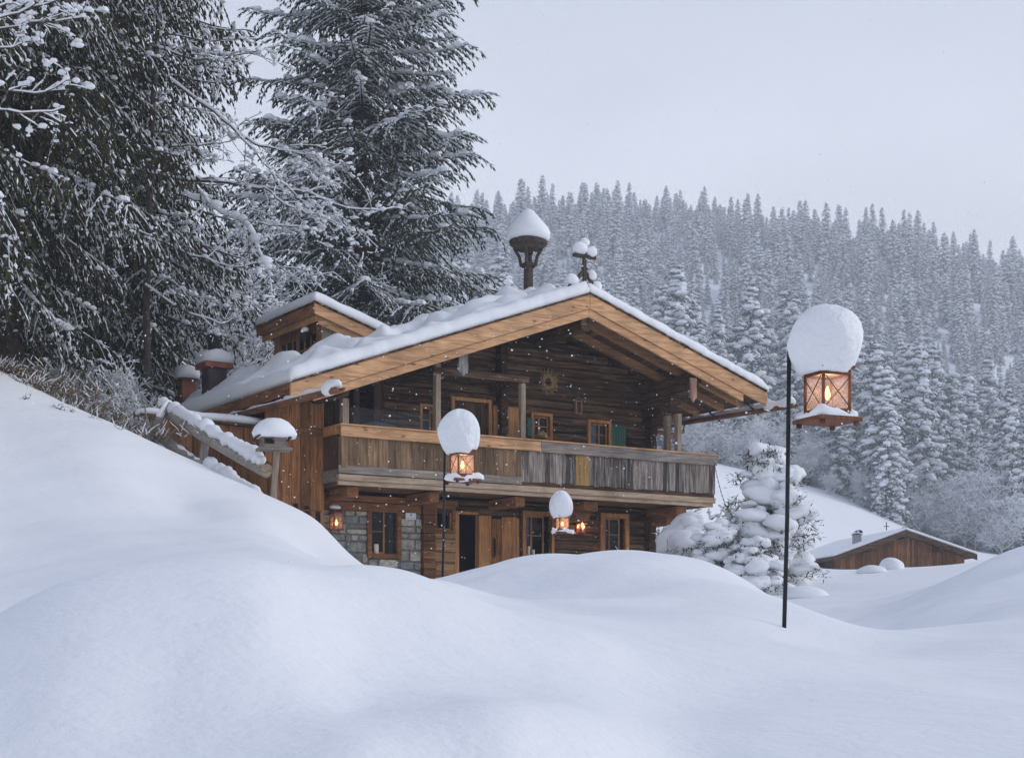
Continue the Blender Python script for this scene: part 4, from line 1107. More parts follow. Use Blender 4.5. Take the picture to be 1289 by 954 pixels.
# ---- bare snowy deciduous trees and long branches
bare1 = bare_tree('bare_tree_a', 9, 41, .75, 4, kids_=(9, 6, 5, 4), up=.4)
bare2 = bare_tree('bare_tree_b', 7, 42, .8, 4, kids_=(8, 6, 5, 4), up=.3, lean=(.2, 0))
k = 0
for px, Y, s, v in ((300, 46, .80, 0), (345, 46.5, .62, 1), (250, 45, .75, 0), (215, 44, .6, 1), (165, 43, .5, 0), (285, 50, .95, 1), (325, 51, .8, 0)):
    x, y = P(px, Y)
    plant('bare_tree', (bare1, bare2)[v], x, y, None, k*2.3, s, 'bare leafless tree with snow along every twig, beside the chalet chimneys', 'tree', 'bare snowy trees by the chimneys', names=('trunk', 'crown', 'snow')); k += 1
# a bare tree whose long boughs reach right, in front of the tall spruce
def bough_tree(name, Y0, lines, seed, trunk, rk=1.0):
    rg = np.random.default_rng(seed); P0 = []; P1 = []; A = []; B = []; SN = []
    W_ = lambda px, py, Y: np.array([(px-CX)/F*Y, Y, (HZ-py)/F*Y])
    o = W_(*trunk[0], Y0)
    def run(pts, r0, r1, sn, lev):
        n = len(pts)
        for i in range(n-1):
            P0.append(pts[i]); P1.append(pts[i+1]); A.append(r0+(r1-r0)*i/(n-1)); B.append(r0+(r1-r0)*(i+1)/(n-1)); SN.append(sn)
        if lev >= 3: return
        L = sum(np.linalg.norm(pts[i+1]-pts[i]) for i in range(n-1))
        for k in range(int(L*(4.2, 5.0, 5.0)[lev])):
            u = rg.uniform(.1 if lev == 0 else .2, 1)*(n-1); i = min(int(u), n-2); b = pts[i]+(pts[i+1]-pts[i])*(u-i)
            d = pts[i+1]-pts[i]; d = d/np.linalg.norm(d)+rg.normal(0, .75, 3)+np.array([0, 0, .1]); d /= np.linalg.norm(d); l = L*rg.uniform(.12, .32)*(1 if lev == 0 else .8)+.1
            q = [b]
            for _ in range(4): d = d+rg.normal(0, .16, 3)-np.array([0, 0, .06]); d /= np.linalg.norm(d); q.append(q[-1]+d*l/4)
            run(q, max(r1*.9, .008)*(.8 if lev else 1), .004, .5 if lev else .7, lev+1)
    for ln, r0, sn, dy in lines:
        c = [W_(px, py, Y0+dy*i/len(ln))-o+rg.normal(0, .02, 3) for i, (px, py) in enumerate(ln)]
        f = []
        for i in range(len(c)-1):
            for t in (0, .33, .66): f.append(c[i]*(1-t)+c[i+1]*t+rg.normal(0, .015, 3))
        f.append(c[-1]); run(f, r0*rk, .010, sn, 0)
    tr = [W_(px, py, Y0+.2)-o for px, py in trunk]
    for i in range(len(tr)-1): P0.append(tr[i]); P1.append(tr[i+1]); A.append(.10-.012*i); B.append(.10-.012*(i+1)); SN.append(0)
    P0, P1, A, B, SN = map(np.array, (P0, P1, A, B, SN))
    V, Q = segtubes(P0, P1, A, B, 6); tm = np_mesh(name+'_wood', V, [(Q, 0)], [M['twig']], True)
    d = P1-P0; hor = np.linalg.norm(d[:, :2], axis=1)/(np.linalg.norm(d, axis=1)+1e-9)
    k = (rg.random(len(d)) < SN*1.1) & ((hor > .3) | (SN > 1.5)); h = (np.minimum(A*.9+.010, .05)*np.maximum(SN, .8))[k]*rg.uniform(.7, 1.35, k.sum())
    V, Q = segtubes(P0[k]+np.array([0, 0, 1])*(A[k]*.7+h*.6)[:, None], P1[k]+np.array([0, 0, 1])*(B[k]*.7+h*.6)[:, None], h, h*.95, 7)
    kk = np.where(k & (rg.random(len(d)) < .35))[0]; r = rg.uniform(.025, .07, (len(kk), 1))*np.maximum(SN[kk], .8)[:, None]
    V2, F3, F4 = lumps(P1[kk]+np.array([0, 0, 1])*r*.7, r*np.array([1.4, 1.4, .9]), rg); q0 = len(V)
    sm = np_mesh(name+'_snow', np.concatenate([V, V2]), [(Q, 0), (F3+q0, 0), (F4+q0, 0)], [M['snow_far']], True)
    return tm, sm, o
LN = [([(175, 214), (225, 226), (290, 232), (340, 237), (390, 243), (440, 262), (482, 265)], .038, 1.0, 1.0),
      ([(205, 95), (270, 140), (300, 165), (320, 182), (345, 188), (385, 194), (418, 206)], .032, 1.0, .8),
      ([(295, 160), (330, 205), (360, 235), (385, 262), (412, 276)], .018, .7, .4), ([(225, 246), (255, 255), (280, 268), (305, 278), (318, 296), (330, 325), (343, 352)], .030, 2.4, -1.2),
      ([(305, 278), (340, 283), (375, 285), (398, 289)], .016, 1.1, -.4), ([(330, 237), (360, 255), (385, 270), (408, 274)], .015, .8, .3),
      ([(195, 60), (250, 76), (300, 70), (350, 58)], .024, .5, 1.0), ([(200, 40), (262, 52), (322, 50)], .02, .5, .6), ([(215, 186), (250, 180), (275, 182), (294, 178)], .02, .6, .5), ([(190, 300), (240, 322), (290, 335), (330, 330)], .022, .9, .6), ([(185, 360), (240, 395), (275, 410), (300, 400)], .02, .9, .5)]
tm, sm, oo = bough_tree('long_boughs', 37.0, LN, 5, ((186, 500), (184, 380), (188, 260), (192, 140), (200, 20), (205, -60)))
t_ = empty('bare_tree', tuple(oo), 0, 'bare tree stretching long snow-covered boughs to the right across the tall spruce', 'tree'); link('trunk', tm, t_); link('snow', sm, t_)
LN2 = [([(-60, 50), (0, 25), (40, 8), (90, -8)], .016, .9, -.5), ([(-60, 60), (0, 38), (50, 30), (105, 22)], .014, .8, .4), ([(-70, 70), (0, 62), (45, 52)], .016, .8, .2), ([(-60, 125), (0, 113), (45, 117), (82, 108)], .012, .8, .3), ([(-60, 150), (0, 142), (40, 143), (80, 137)], .012, .8, .3), ([(-60, 30), (10, 5), (30, -20)], .016, .8, .3)]
tm, sm, oo = bough_tree('corner_twigs', 25.0, LN2, 15, ((-75, 420), (-72, 300), (-65, 150), (-70, 0)), .9)
t_ = empty('bare_tree', tuple(oo), 0, 'thin bare snow-lined branches reaching in at the top left corner', 'tree'); link('trunk', tm, t_); link('snow', sm, t_)

# ---- forest on the far slope
FR = []
for i, (h, r, sn, n) in enumerate(((17, 3.2, 1.3, 7), (16, 2.9, 1.6, 7), (19, 3.5, 1.1, 7), (15, 3.1, 1.5, 7), (18, 2.9, .75, 7))):
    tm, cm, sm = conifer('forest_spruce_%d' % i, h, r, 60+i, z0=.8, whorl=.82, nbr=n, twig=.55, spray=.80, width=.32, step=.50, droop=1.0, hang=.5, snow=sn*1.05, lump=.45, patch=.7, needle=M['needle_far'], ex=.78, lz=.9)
    # one mesh per tree: too far away to show its parts
    vs = []; fl = []; off = 0
    for mi, me in enumerate((tm, cm, sm)):
        v = np.empty(len(me.vertices)*3, np.float32); me.vertices.foreach_get('co', v); v = v.reshape(-1, 3)
        lt = np.empty(len(me.polygons), np.int32); me.polygons.foreach_get('loop_total', lt)
        li = np.empty(len(me.loops), np.int32); me.loops.foreach_get('vertex_index', li)
        st = np.empty(len(me.polygons), np.int32); me.polygons.foreach_get('loop_start', st)
        for kq in (3, 4):
            s_ = st[lt == kq]
            if len(s_): fl.append((li[s_[:, None]+np.arange(kq)]+off, mi))
        vs.append(v); off += len(v)
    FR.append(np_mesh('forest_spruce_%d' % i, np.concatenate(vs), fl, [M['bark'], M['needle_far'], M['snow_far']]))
    for me in (tm, cm, sm): bpy.data.meshes.remove(me)
edge_px = np.array([300, 640, 780, 899, 1008, 1076, 1124, 1191, 1289, 1500])
edge_Y = np.array([190, 205, 212, 216, 216, 216, 214, 214, 205, 200.])
pts = []
Yc = 200.0
while Yc < 700:
    d = 5.4 if Yc < 300 else 5.9 if Yc < 450 else 6.3
    s0, s1 = -.10, .40
    xs = np.arange(s0*Yc, s1*Yc, d)
    for x in xs:
        X = x+rng.uniform(-.45, .45)*d; Y = Yc+rng.uniform(-.45, .45)*d
        px = CX+F*X/Y
        if Y > np.interp(px, edge_px, edge_Y)+rng.uniform(-12, 6): pts.append((X, Y))
    Yc += d
pts = np.array(pts)
pts = pts[np.argsort(pts[:, 1])]
Zs = ground(pts[:, 0], pts[:, 1])
# the crest of the hill hides what lies behind it
keep = pts[:, 1] < 650; pts = pts[keep]; Zs = Zs[keep]
inview = (CX+F*pts[:, 0]/pts[:, 1] > 560) & (CX+F*pts[:, 0]/pts[:, 1] < 1300)
ind = np.where(inview)[0][:290]
rest = np.setdiff1d(np.arange(len(pts)), ind)
for i in ind:
    o = link('spruce_tree', FR[rng.integers(0, 5)]); o.location = (pts[i, 0], pts[i, 1], Zs[i]-.4); s = rng.choice((rng.uniform(.30, .62), rng.uniform(.8, 1.2), rng.uniform(1.2, 1.55)), p=(.45, .43, .12))
    o.rotation_euler = (0, 0, rng.uniform(0, 6.28)); o.scale = (s*rng.uniform(.95, 1.25),)*2+(s,)
    tag(o, 'frosted spruce in the front ranks of the forest on the far slope', 'tree', 'spruces along the lower edge of the far forest')
# all the others read as one mass
me = bpy.data.meshes.new('far_forest')
me.from_pydata([(pts[i, 0], pts[i, 1], Zs[i]-.4) for i in rest], [], [])
fo = link('far_forest', me); tag(fo, kind='stuff')
ng = bpy.data.node_groups.new('forest', 'GeometryNodeTree')
ng.interface.new_socket('Geometry', in_out='INPUT', socket_type='NodeSocketGeometry'); ng.interface.new_socket('Geometry', in_out='OUTPUT', socket_type='NodeSocketGeometry')
gi = ng.nodes.new('NodeGroupInput'); go = ng.nodes.new('NodeGroupOutput'); jn = ng.nodes.new('GeometryNodeJoinGeometry')
firsts = [next(o for o in bpy.data.objects if o.type == 'MESH' and o.data == FR[k]) for k in range(5)]
rnd = ng.nodes.new('FunctionNodeRandomValue'); rnd.data_type = 'INT'; rnd.inputs['Min'].default_value = 0; rnd.inputs['Max'].default_value = 4; rnd.inputs['Seed'].default_value = 5
for k in range(5):
    oi = ng.nodes.new('GeometryNodeObjectInfo'); oi.inputs['Object'].default_value = firsts[k]; oi.transform_space = 'ORIGINAL'
    ip = ng.nodes.new('GeometryNodeInstanceOnPoints')
    cmp_ = ng.nodes.new('FunctionNodeCompare'); cmp_.data_type = 'INT'; cmp_.operation = 'EQUAL'
    ng.links.new(rnd.outputs['Value'] if rnd.outputs['Value'].enabled else [s for s in rnd.outputs if s.enabled][0], [s for s in cmp_.inputs if s.enabled and s.name == 'A'][0])
    [s for s in cmp_.inputs if s.enabled and s.name == 'B'][0].default_value = k
    ng.links.new(gi.outputs[0], ip.inputs['Points']); ng.links.new(oi.outputs['Geometry'], ip.inputs['Instance']); ng.links.new(cmp_.outputs[0], ip.inputs['Selection'])
    rr = ng.nodes.new('FunctionNodeRandomValue'); rr.data_type = 'FLOAT_VECTOR'; rr.inputs['Min'].default_value = (0, 0, 0); rr.inputs['Max'].default_value = (0, 0, 6.28); rr.inputs['Seed'].default_value = 9+k
    rs_ = ng.nodes.new('FunctionNodeRandomValue'); rs_.data_type = 'FLOAT'
    [s for s in rs_.inputs if s.enabled and s.name == 'Min'][0].default_value = 0; [s for s in rs_.inputs if s.enabled and s.name == 'Max'][0].default_value = 1; rs_.inputs['Seed'].default_value = 20+k
    pw = ng.nodes.new('ShaderNodeMath'); pw.operation = 'POWER'; pw.inputs[1].default_value = 1.7; ml = ng.nodes.new('ShaderNodeMath'); ml.operation = 'MULTIPLY_ADD'; ml.inputs[1].default_value = .80; ml.inputs[2].default_value = .30
    ng.links.new([s for s in rs_.outputs if s.enabled][0], pw.inputs[0]); ng.links.new(pw.outputs[0], ml.inputs[0])
    ng.links.new([s for s in rr.outputs if s.enabled][0], ip.inputs['Rotation']); ng.links.new(ml.outputs[0], ip.inputs['Scale'])
    ng.links.new(ip.outputs[0], jn.inputs[0])
ng.links.new(jn.outputs[0], go.inputs[0])
md = fo.modifiers.new('trees', 'NODES'); md.node_group = ng
print('forest', len(ind), len(rest))
# frosted leafless thicket along the forest edge
sh = [bare_tree('frosted_shrub_%d' % i, 6.5, 80+i, .95, 3, kids_=(22, 8, 6), up=.7, twig=M['frosted'], snow=1.0, thick=2.2, r0=.04, low=.02) for i in range(3)]
shj = []
for tm, _, sm in sh: shj.append((tm, sm))
for i in range(85):
    px = rng.uniform(870, 1300); Y = np.interp(px, edge_px, edge_Y)-rng.uniform(-14, 7)
    x, y = P(px, Y); s = rng.uniform(.45, 1.25)*(1.5 if px > 1180 else 1.0)
    o = plant('frosted_shrub', (shj[i % 3][0], None, shj[i % 3][1]), x, y, None, rng.uniform(0, 6.28), s, 'pale frosted leafless shrub in the thicket below the far forest', 'shrub', 'frosted shrubs below the far forest')
# ------------------------------------------------------------------ lanterns on shepherd's-hook poles along the path
def lantern(px, Y, zbody, rz, label, dx, scale=1.0, buried=.5, seed=0, capw=1.0, warm=1.0, caph=1.0, wob_=1.0):
    X = (px-CX)/F*Y
    z0 = gz(X, Y); zb = (HZ-zbody)/F*Y                   # underside of the lantern box
    o = empty('path_lantern', (X, Y, z0), 0, label, 'lantern', 'lanterns on iron poles along the path')
    B = zb-z0; h = .265; w = .105
    m = MB(); top = B+h+.13
    m.tube([(-.03*B/1.3-.03*buried, 0, -buried), (-.012, .004, B*.5), (0, 0, top)], .0135, 8)
    m.tube([(0, 0, top), (.006, 0, top+.035), (.02, 0, top+.05), (.05, 0, top+.055), (dx*.6, 0, top+.04), (dx, 0, top-.02), (dx, 0, B+h+.03)], .0095, 8)
    m.build('pole', M['iron'], o, smooth=True)
    # box
    c, s = math.cos(rz), math.sin(rz)
    rot = lambda x, y, z: (dx+x*c-y*s, x*s+y*c, z)
    def rbox(mb, x0, x1, y0, y1, z0, z1): mb.hexa([rot(x0,y0,z0),rot(x1,y0,z0),rot(x1,y1,z0),rot(x0,y1,z0),rot(x0,y0,z1),rot(x1,y0,z1),rot(x1,y1,z1),rot(x0,y1,z1)])
    m = MB(); p = .017
    for sx in (-1, 1):
        for sy in (-1, 1): rbox(m, sx*w-p*(sx > 0)*1-p*(sx < 0)*0, sx*w+p*(sx < 0), sy*w-p*(sy > 0), sy*w+p*(sy < 0), B, B+h)
    for sx in (-1, 1):
        rbox(m, sx*w-.012, sx*w+.012, -w+p, w-p, B+h-.036, B+h); rbox(m, -w+p, w-p, sx*w-.012, sx*w+.012, B+h-.036, B+h)
        rbox(m, sx*w-.010, sx*w+.010, -w+p, w-p, B, B+.022); rbox(m, -w+p, w-p, sx*w-.010, sx*w+.010, B, B+.022)
    fr = m.build('frame', M['lantern_wood'], o, bevel=.003)
    m = MB()
    for sx in (-1, 1):      # crossed wires over every pane
        for q in (1, -1):
            m.beam(rot(sx*(w+.004), -w*.86*q, B+.03), rot(sx*(w+.004), w*.86*q, B+h-.045), .004, .004); m.beam(rot(-w*.86*q, sx*(w+.004), B+.03), rot(w*.86*q, sx*(w+.004), B+h-.045), .004, .004)
    m.build('wire_cross', M['iron'], o)
    for a_, b_ in ((1, 0), (-1, 0), (0, 1), (0, -1)):
        m = MB(); e = w-.012
        if a_: rbox(m, a_*e-.0015, a_*e+.0015, -w+p, w-p, B+.022, B+h-.036)
        else: rbox(m, -w+p, w-p, b_*e-.0015, b_*e+.0015, B+.022, B+h-.036)
        m.build('pane', M['frost'], o)
    m = MB(); e = w+.05
    rbox(m, -w-.018, w+.018, -w-.018, w+.018, B+h+.002, B+h+.022); rbox(m, -e, e, -e, e, B-.055, B-.030); rbox(m, -w-.012, w+.012, -w-.012, w+.012, B-.030, B-.001)
    for sx in (-1, 1):
        for sy in (-1, 1): rbox(m, sx*e*.8-.014, sx*e*.8+.014, sy*e*.8-.014, sy*e*.8+.014, B-.08, B-.055)
    m.build('tray', M['lantern_wood'], o, bevel=.004)
    m = MB(); m.lathe([(.026, 0), (.027, .075), (.022, .082), (.004, .084)], (dx, 0, B+.003), 14); m.build('candle', M['wax'], o, smooth=True)
    m = MB(); m.lathe([(.004, 0), (.017, .016), (.019, .032), (.012, .055), (.003, .082)], (dx, 0, B+.088), 12); m.build('flame', M['flame'], o, smooth=True)
    # deep cap of snow, and a ruff of it on the tray
    m = MB(); rr = .213*capw; zc = B+h+.024
    prof = [(rr*.70, -.045)]+[(rr*1.03*math.sqrt(max(0, 1-((t-.44)/(.61 if t < .44 else .56))**2)), (-.040+.467*t)*caph) for t in (.0, .06, .14, .24, .35, .46, .57, .68, .78, .86, .92, .965, .99, 1.0)]
    m.lathe(prof, (dx-(.03 if seed > 1 else .012), 0, zc), 40, jit=.11, seed=seed)
    m.build('snow_cap', snow_mat('snow_cap_%d' % seed, fine=34, st=.7, dist=.014, coarse=8), o, smooth=True)
    m = MB(); n = 30; rn = random.Random(seed+5); vs = []
    for k in range(n):      # ring of snow around the box foot
        t = 2*math.pi*k/n; ct, st = math.cos(t), math.sin(t); q = (abs(ct)**4+abs(st)**4)**(-.25)
        wob = 1+wob_*(.16*math.sin(2*t+seed)+.10*math.sin(5*t+2*seed)); hgt = .04+.022*math.sin(3*t+seed*2)+.012*math.sin(7*t)
        for r_, zz in ((w*.9, .0), (w*.95, hgt*.9), (e*.85*wob, hgt), (e*1.06*wob, hgt*.6), (e*(1.12*wob if wob_ > .5 else 1.03), hgt*.05), (e*(1.05*wob if wob_ > .5 else 1.0), (-.028-.02*math.sin(2*t+seed*3)) if wob_ > .5 else -.004)):
            x, y, z = rot(r_*q*ct, r_*q*st, B-.026+zz); vs.append((x, y, z))
    fs = [(k*6+i, ((k+1) % n)*6+i, ((k+1) % n)*6+i+1, k*6+i+1) for k in range(n) for i in range(5)]
    m.add(vs, fs); m.build('snow_ring', M['snow'], o, smooth=True)
    pl = bpy.data.lights.new('candle_light', 'POINT'); pl.energy = 2.4*warm; pl.color = (1, .50, .17); pl.shadow_soft_size = .02
    lo = bpy.data.objects.new('candle_light', pl); COL.objects.link(lo); lo.parent = o; lo.location = (dx, 0, B+.135)
    return o
lantern(993.5, 10, 521, R(24), 'nearest and largest hanging lantern on the right, under a big ball of snow', .235, seed=1, caph=.90, wob_=.3)
lantern(560.0, 17.5, 600, R(28), 'lantern in front of the balcony, under a tall snow cap', .19, seed=2, capw=1.0, warm=1.8, caph=1.04, buried=.7)
lantern(694.5, 31, 667.5, R(20), 'smallest and farthest pole lantern, between the two lower right windows', .205, seed=3, warm=2.4, caph=1.12)

# ------------------------------------------------------------------ things fixed to or standing by the chalet
C2W = Matrix.Translation((OX, OY, OZ)) @ Matrix.Rotation(R(32.3), 4, 'Z')
def at(a, b, z): return tuple(C2W @ Vector((a, b, z-OZ)))
# wall lantern on the stone wall
a, z = H(423.5, 656, BW-.16)
o = empty('wall_lantern', at(a, BW-.16, z), R(32.3), 'lit copper lantern hanging on the stone wall at the left', 'lantern')
m = MB()
for sx in (-1, 1):
    for sy in (-1, 1): m.box(sx*.10-.012, sx*.10+.012, sy*.10-.012, sy*.10+.012, -.17, .16)
m.box(-.125, .125, -.125, .125, -.195, -.17); m.box(-.13, .13, -.13, .13, .16, .185)
for k in (-1, 1): m.box(-.088, .088, k*.1-.006, k*.1+.006, -.01, .004); m.box(k*.1-.006, k*.1+.006, -.088, .088, -.01, .004)
m.lathe([(.15, 0), (.10, .06), (.03, .11), (.0, .12)], (0, 0, .185), 12); m.beam((0, .0, .30), (0, .16, .34), .02, .02)
m.build('frame', M['copper'], o, bevel=.003)
for k in (-1, 1):
    m = MB(); m.box(-.088, .088, k*.097-.001, k*.097+.001, -.17, .16); m.build('pane', M['frost'], o)
    m = MB(); m.box(k*.097-.001, k*.097+.001, -.088, .088, -.17, .16); m.build('pane', M['frost'], o)
m = MB(); m.lathe([(.006, 0), (.028, .03), (.03, .06), (.012, .11), (.002, .13)], (0, 0, -.09), 12); m.build('flame', M['flame'], o, smooth=True)
m = MB(); m.blob((-.03, .02, .30), (.14, .12, .06), 14, 0, .12, 3); m.build('snow_cap', M['snow'], o, smooth=True)
pl = bpy.data.lights.new('candle_light', 'POINT'); pl.energy = 5; pl.color = (1, .5, .2); pl.shadow_soft_size = .03
lo = bpy.data.objects.new('candle_light', pl); COL.objects.link(lo); lo.parent = o; lo.location = (0, 0, -.03)
# twin-flame sconce between the right windows
a, z = H(733, 668, BW-.1)
o = empty('wall_sconce', at(a, BW-.1, z), R(32.3), 'small copper wall sconce with glowing candle between the lower right windows', 'sconce')
m = MB(); m.box(-.13, .13, .05, .085, -.09, .19); m.lathe([(.02, -.02), (.09, 0), (.10, .02), (.03, .022)], (0, 0, -.06), 14)
for k in (-1, 1): m.beam((k*.11, .06, .16), (k*.11, -.06, .17), .02, .015); m.beam((k*.11, -.055, .17), (k*.11, -.055, -.04), .012, .012)
m.box(-.125, .125, -.07, .05, .17, .18)
m.build('bracket', M['copper'], o)
m = MB(); m.lathe([(.022, 0), (.022, .13), (.004, .132)], (0, -.01, -.037), 12); m.build('candle', M['wax'], o, smooth=True)
for x, zz, s in ((0, .10, 1), (-.095, .07, .55), (.085, .08, .5)):
    m = MB(); m.lathe([(.004, 0), (.022*s, .02*s), (.022*s, .045*s), (.003, .10*s)], (x, .0 if x == 0 else .045, zz), 10); m.build('flame', M['flame'], o, smooth=True)
pl = bpy.data.lights.new('candle_light', 'POINT'); pl.energy = 4; pl.color = (1, .5, .2); pl.shadow_soft_size = .03
lo = bpy.data.objects.new('candle_light', pl); COL.objects.link(lo); lo.parent = o; lo.location = (0, -.06, .15)
# plate on the stone wall
a0, a1, z0, z1 = rect(511, 643.5, 523.5, 653.8, BW-.05)
o = empty('house_plate', at((a0+a1)/2, BW-.045, (z0+z1)/2), R(32.3), 'small white plate with a grey emblem on the stone wall', 'sign')
wd, hh = (a1-a0)/2, (z1-z0)/2
m = MB(); m.box(-wd, wd, -.008, .03, -hh, hh); m.build('plate', M['white'], o, bevel=.003)
m = MB(); n = 14
pts = [(-.62, .22), (-.30, .30), (-.1, .52), (.12, .62), (.25, .40), (.45, .22), (.50, -.1), (.42, -.42), (.2, -.62), (-.05, -.72), (-.25, -.55), (-.42, -.2), (-.35, .05)]
vs = [(.42*x*hh, -.012, .16*hh+.75*z*hh*.75) for x, z in pts]+[(.42*x*hh, -.0085, .16*hh+.75*z*hh*.75) for x, z in pts]; k = len(pts)
m.add(vs, [tuple(range(k))]+[(i, i+k, (i+1) % k+k, (i+1) % k) for i in range(k)]); m.build('emblem', M['emblem'], o)
m = MB()
for x0, x1 in ((-.82, -.30), (-.24, .02), (.08, .44), (.50, .84)): m.box(x0*wd, x1*wd, -.011, -.0085, -.74*hh, -.64*hh)
m.build('line_of_text', M['emblem'], o)
# straw wreath
a, z = H(690, 481, BW-.05)
o = empty('straw_wreath', at(a, BW-.035, z), R(32.3), 'bristly dried straw wreath nailed to the dark gable wall', 'wreath')
m = MB(); rw = random.Random(6)
for i in range(230):
    t = rw.uniform(0, 6.283); r0 = rw.uniform(.07, .17); r1 = r0+rw.uniform(.06, .17); t1 = t+rw.uniform(-.5, .5)
    m.beam((r0*math.cos(t), rw.uniform(-.04, .0), r0*math.sin(t)), (r1*math.cos(t1), rw.uniform(-.10, .01), r1*math.sin(t1)), .007, .007)
m.build('straw', M['straw'], o)
m = MB(); m.tube([(.14*math.cos(k*math.pi/8), -.015, .14*math.sin(k*math.pi/8)) for k in range(17)], .035, 7, cap=False); m.build('ring', M['straw'], o, smooth=True)
# small framed box on the gable wall
a, z = H(727, 513, BW-.06)
o = empty('wall_shrine', at(a, BW-.03, z), R(32.3), 'small reddish framed box hanging on the gable wall between two upper windows', 'wall box')
m = MB(); m.box(-.09, -.06, -.10, 0, -.16, .16); m.box(.06, .09, -.10, 0, -.16, .16); m.box(-.06, .06, -.10, 0, .13, .16); m.box(-.06, .06, -.1, 0, -.16, -.13); m.beam((-.11, -.05, .17), (.0, -.05, .23), .12, .015); m.beam((.11, -.05, .17), (.0, -.05, .23), .12, .015)
m.build('frame', M['rosewood'], o)
m = MB(); m.box(-.06, .06, -.03, -.01, -.13, .13); m.build('back_panel', M['board_dark'], o)
# candles in the lower windows
for px, py, hgt, oo, lab in ((473.5, 696.5, .20, O_W1, 'cream candle standing in the window of the stone wall'), (665.5, 698.5, .20, O_W2, 'tall white candle standing in the window beside the farthest pole lantern'), (671.5, 698.5, .12, O_W2, 'short white candle next to the tall one in the lower window')):
    a, _ = H(px, py, BW); zz = oo[2]+.0
    o = empty('candle', at(a, BW-.0, zz), 0, lab, 'candle')
    m = MB(); r = .055 if 'cream' in lab else .032
    m.lathe([(r, 0), (r, hgt), (r*.8, hgt+.01), (r*.2, hgt-.004)], (0, 0, .002), 14); m.build('wax', M['wax'], o, smooth=True)
    m = MB(); m.tube([(0, 0, hgt-.01), (.003, 0, hgt+.03)], .003, 5); m.build('wick', M['iron'], o)
# covered lounge on the balcony behind the glass
a, _ = H(478, 540, BB+.7)
o = empty('daybed', at(a, BB+.65, FLOOR), R(32.3), 'rounded daybed under a grey cover behind the glass wind screen', 'daybed')
m = MB(); m.blob((0, 0, .72), (.95, .40, .62), 22, 0, .05, 3); m.build('cover', M['fabric'], o, smooth=True)
for sx in (-1, 1):
    for sy in (-1, 1): m = MB(); m.box(sx*.6-.03, sx*.6+.03, sy*.2-.03, sy*.2+.03, .0, .45); m.build('leg', M['log'], o)
# heap of firewood/basket on the balcony rail window is only a hint: a wicker basket on the sill
a, z = H(682, 551, BW-.14)
o = empty('basket', at(a, BW-.14, O_win_up1[2]-.07), R(32.3), 'straw-coloured basket mound below the left upper window', 'basket')
m = MB(); m.lathe([(.10, 0), (.15, .06), (.13, .10), (.06, .15), (0, .16)], (0, 0, .002), 14, jit=.08); m.build('weave', M['straw'], o)
# string of lights drooping from the balcony corner
p0 = Vector(at(hx(898, BB), BB, 4.62)); p1 = Vector(((936-CX)/F*33.5, 33.5, (HZ-655)/F*33.5))
o = empty('string_light', tuple(p0), 0, 'thin string of lights drooping from the balcony corner to the snowy pine', 'light string')
m = MB(); n = 22; pts = []
for i in range(n+1):
    t = i/n; q = p0.lerp(p1, t)-p0; q.z -= .55*math.sin(math.pi*t)**1.0*(1-.3*t); pts.append(q)
m.tube(pts, .007, 5); m.build('cable', M['iron'], o)
for i in range(2, n, 1):
    m = MB(); m.lathe([(.006, 0), (.012, .012), (.010, .03), (.002, .036)], (pts[i].x, pts[i].y, pts[i].z-.04), 7); m.build('bulb', M['dark_metal'], o)

# ------------------------------------------------------------------ left of the chalet: boarded screen, rail fence, bird house, root
b = 1.75
o = empty('plank_screen', at(-8.2, b, 2.6), R(32.3), 'screen of brown upright boards under a strip of snow, left of the chalet', 'fence')
rp = random.Random(12); m = MB(); x = -1.35
top = lambda x: 2.05-.02*x
while x < 1.12:
    w = rp.uniform(.11, .19); m.box(x, x+w-.008, rp.uniform(-.012, .012), .045, -1.6, top(x), j=.002); x += w
m.build('boards', M['board'], o)
m = MB(); m.hexa([(-1.45,-.16,top(-1.4)+.0),(1.2,-.16,top(1.2)),(1.2,.35,top(1.2)+.06),(-1.45,.35,top(-1.4)+.06),(-1.45,-.16,top(-1.4)+.05),(1.2,-.16,top(1.2)+.05),(1.2,.35,top(1.2)+.11),(-1.45,.35,top(-1.4)+.11)]); m.build('lid_board', M['log'], o)
m = MB(); m.tube([(-1.5+i*.27, .09, top(0)+.13+.01*math.sin(i*2)) for i in range(11)], [.10]+[.17+.015*math.sin(i*3) for i in range(9)]+[.10], 12, sq=.62); m.build('snow_strip', M['snow'], o, smooth=True)
# side screen going up the bank (its boards show below the snowy rail)
b2 = 1.2
# rail fence: points by eye on the bank in front of the screen
def wp(px, py, Y): return Vector(((px-CX)/F*Y, Y, (HZ-py)/F*Y))
YF = 30.4
f0 = wp(250, 582, YF)
o = empty('rail_fence', tuple(f0), 0, 'rustic rail fence of grey logs with thick snow lying along its rails', 'fence')
rel = lambda px, py, Y=YF: wp(px, py, Y)-f0
m = MB(); m.hexa([tuple(rel(*q)) for q in ((248, 600), (259, 600), (259, 600, YF+.16), (248, 600, YF+.16), (255, 541), (265, 541), (265, 541, YF+.16), (255, 541, YF+.16))]); m.build('post', M['grey_post'], o, bevel=.012)
m = MB(); m.tube([rel(200, 505, 32.2), rel(215, 522, 31.8), rel(255, 548, YF+.1), rel(300, 575, 29.8), rel(337, 596, 29.4)], [.085, .10, .11, .10, .09], 10); m.build('rail', M['grey_root'], o, smooth=True)
m = MB(); m.tube([rel(203, 550, 31.4), rel(222, 566, 31), rel(252, 586, YF-.12), rel(285, 606, 30), rel(318, 622, 29.6)], [.10, .11, .10, .09, .07], 10); m.build('rail', M['grey_root'], o, smooth=True)
rs2 = random.Random(8)
